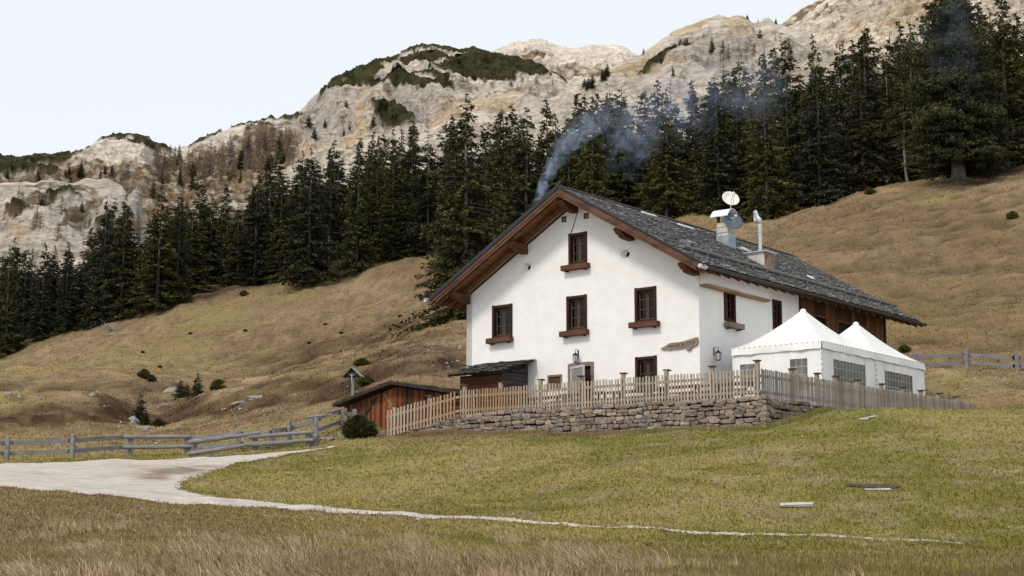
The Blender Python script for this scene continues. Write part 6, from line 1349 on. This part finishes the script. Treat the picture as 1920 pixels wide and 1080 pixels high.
# ------------------------------------------------------------------ loose pale stones in the turf
pc = []
for (X0_, X1_, Y0_, Y1_, n) in ((790, 870, 645, 690, 60), (655, 725, 695, 770, 55), (415, 525, 768, 790, 70), (295, 335, 735, 775, 40), (200, 300, 745, 806, 60), (0, 280, 745, 800, 50), (600, 650, 815, 832, 30), (0, 870, 560, 740, 90), (480, 870, 500, 600, 40), (1620, 1700, 465, 485, 30), (1500, 1920, 350, 640, 70), (1760, 1900, 700, 760, 40), (1000, 1900, 800, 1000, 22), (0, 900, 940, 1010, 14), (230, 600, 815, 835, 50), (190, 225, 600, 632, 30)):
    for _ in range(int(n * .55)):
        q = hit(rng.uniform(X0_, X1_), rng.uniform(Y0_, Y1_), 18, 260)
        if offpath(np.array([q.x]), np.array([q.y]))[0]: pc.append(tuple(q))
pc = np.array(pc); b = MB()
for x_, y_, z_ in pc:
    s_ = (.02 + .09 * rng.random() ** 3) * min(1, .25 + y_ / 110); a_ = rng.random() * 3; e_ = [rng.uniform(.6, 1.3) for _ in range(6)]
    V = [(x_ + s_ * e_[0] * math.cos(a_), y_ + s_ * math.sin(a_), z_), (x_ - s_ * math.sin(a_), y_ + s_ * e_[1] * math.cos(a_), z_ + s_ * .1), (x_ - s_ * e_[2] * math.cos(a_), y_ - s_ * math.sin(a_), z_), (x_ + s_ * math.sin(a_), y_ - s_ * e_[3] * math.cos(a_), z_), (x_, y_, z_ + s_ * e_[4]), (x_, y_, z_ - s_)]
    V = [(p_[0], p_[1], p_[2] + .035) for p_ in V]; b.add(V, [(0, 1, 4), (1, 2, 4), (2, 3, 4), (3, 0, 4), (1, 0, 5), (2, 1, 5), (3, 2, 5), (0, 3, 5)])
tag(b.build('loose_stones', mat('chalky_stone', [(.3, (.22, .21, .20)), (.7, (.42, .40, .38))], scale=4, bump=.3)), 'small pale stones scattered through the turf of the slopes', 'stones', kind='stuff')

# ------------------------------------------------------------------ smoke
def smoke(name, pts, dens, label, seed, col=(.50, .66, .95), stretch=1.0, sc=.5):
    """pts: [(X, Y, D, radius)] plume centre line. One closed tube; the density fades from the centre line and is broken by noise."""
    C_ = [Vector(at(X, Y, D)) for X, Y, D, r_ in pts]; Rr = [r_ for *_, r_ in pts]; z0, z1 = C_[0].z, C_[-1].z; o0 = C_[0]
    b = MB(); b.tube([c - o0 for c in C_], [r_ * 1.02 for r_ in Rr], 14)
    m = bpy.data.materials.new('smoke'); m.use_nodes = True; t = m.node_tree; t.nodes.clear(); out_ = t.nodes.new('ShaderNodeOutputMaterial'); v = t.nodes.new('ShaderNodeVolumePrincipled'); t.links.new(v.outputs[0], out_.inputs['Volume'])
    v.inputs['Color'].default_value = (*col, 1); v.inputs['Anisotropy'].default_value = 0.0
    tc = N(t, 'TexCoord'); sx = N(t, 'SeparateXYZ'); t.links.new(tc.outputs['Object'], sx.inputs[0])
    def math_(op, a, c=None, d=None):
        n = N(t, 'Math', operation=op)
        for i, q in enumerate((a, c, d)):
            if q is None: continue
            if hasattr(q, 'links'): t.links.new(q, n.inputs[i])
            else: n.inputs[i].default_value = q
        return n.outputs[0]
    hh = math_('DIVIDE', sx.outputs[2], z1 - z0)
    zs = [(c.z - z0) / (z1 - z0) for c in C_]
    def curve(vals):
        lo, hi = min(vals), max(vals); hi = hi if hi - lo > 1e-4 else lo + 1e-4
        r_ = N(t, 'ValToRGB'); e = r_.color_ramp.elements
        while len(e) < len(vals): e.new(.5)
        for q, z_, vv in zip(e, zs, vals): q.position = z_; k_ = (vv - lo) / (hi - lo); q.color = (k_, k_, k_, 1)
        t.links.new(hh, r_.inputs[0]); return math_('MULTIPLY_ADD', r_.outputs[0], hi - lo, lo)
    cx_ = curve([c.x - o0.x for c in C_]); cy_ = curve([c.y - o0.y for c in C_]); rr = curve(Rr)
    n1 = N(t, 'TexNoise', i_Scale=sc * 1.2, i_Detail=3.0); n1.noise_dimensions = '3D'; t.links.new(tc.outputs['Object'], n1.inputs['Vector'])
    s1 = N(t, 'SeparateColor'); t.links.new(n1.outputs['Color'], s1.inputs[0])
    wx = math_('MULTIPLY_ADD', s1.outputs[0], 1.1, -.55); wy = math_('MULTIPLY_ADD', s1.outputs[1], 1.1, -.55)
    dx = math_('DIVIDE', math_('SUBTRACT', sx.outputs[0], cx_), rr); dy = math_('DIVIDE', math_('SUBTRACT', sx.outputs[1], cy_), rr)
    dx = math_('ADD', dx, wx); dy = math_('ADD', dy, wy)
    d2 = math_('ADD', math_('MULTIPLY', dx, dx), math_('MULTIPLY', dy, dy)); rad_ = math_('SUBTRACT', 1.0, math_('SQRT', d2)); rad_ = math_('MAXIMUM', rad_, 0.0)
    mp_ = N(t, 'Mapping'); mp_.inputs['Location'].default_value = (seed, seed, 0); mp_.inputs['Scale'].default_value = (1, .6, 1); t.links.new(tc.outputs['Object'], mp_.inputs[0])
    n2 = N(t, 'TexNoise', i_Scale=sc * 1.5, i_Detail=5.0, i_Roughness=.6, i_Distortion=.6); t.links.new(mp_.outputs[0], n2.inputs['Vector'])
    br_ = N(t, 'MapRange'); br_.inputs[1].default_value = .46; br_.inputs[2].default_value = .66; t.links.new(n2.outputs[0], br_.inputs[0])
    # thinner towards both ends
    e_ = N(t, 'ValToRGB'); ce = e_.color_ramp; ce.elements[0].position = 0; ce.elements[0].color = (dens[0],) * 3 + (1,); ce.elements[1].position = 1; ce.elements[1].color = (0, 0, 0, 1); q = ce.elements.new(.45); q.color = (dens[1],) * 3 + (1,); q = ce.elements.new(.08); q.color = (dens[0],) * 3 + (1,)
    t.links.new(hh, e_.inputs[0])
    dd_ = math_('MULTIPLY', math_('MULTIPLY', math_('POWER', rad_, .8), math_('ADD', br_.outputs[0], dens[3] if len(dens) > 3 else .1)), e_.outputs[0]); dd_ = math_('MULTIPLY', dd_, dens[2]); t.links.new(dd_, v.inputs['Density'])
    o = b.build(name, m); o.location = o0; tag(o, label, 'smoke', kind='stuff'); m.cycles.homogeneous_volume = False
    return o
SMK = (.60, .73, .97)
smoke('smoke', [(997, 400, 72, .16), (1014, 360, 72, .26), (1030, 322, 72, .36), (1052, 285, 72, .62), (1088, 250, 73, 1.0), (1122, 215, 74, 1.0), (1150, 180, 75, .7)], (2.4, .55, 2.4, .10), 'dense bluish smoke plume rising from behind the left roof slope', 1.0, SMK, sc=1.6)
smoke('smoke', [(1165, 330, 78, 1.0), (1180, 290, 78, 1.5), (1180, 250, 79, 1.7), (1190, 190, 80, 1.2), (1210, 150, 80, .8)], (.15, .8, .6, .0), 'thin bluish smoke wisp drifting above the roof ridge', 4.0, SMK, sc=1.1)
smoke('smoke', [(1285, 290, 86, 1.0), (1280, 230, 86, 2.3), (1270, 180, 87, 3.0), (1290, 130, 88, 2.4), (1310, 90, 88, 1.0)], (.1, .9, .24, .0), 'pale blue smoke cloud drifting in front of the spruces above the right roof slope', 9.0, (.55, .66, 1.0), sc=.85)
smoke('smoke', [(1430, 260, 92, 1.0), (1410, 190, 92, 2.2), (1400, 130, 93, 2.6), (1420, 80, 94, 1.2)], (.1, .8, .22, .02), 'faint blue smoke haze between the spruces above the satellite dishes', 13.0, SMK, sc=.5)
smoke('smoke', [(1810, 200, 110, .8), (1790, 130, 110, 2.2), (1760, 70, 111, 2.8), (1780, 10, 112, 2.4), (1800, -50, 112, 1.5)], (.1, .8, .07, .0), 'faint blue smoke haze in front of the great lone spruce', 17.0, SMK, sc=.4)
print('spruces', nspr, 'objects', len(bpy.data.objects))
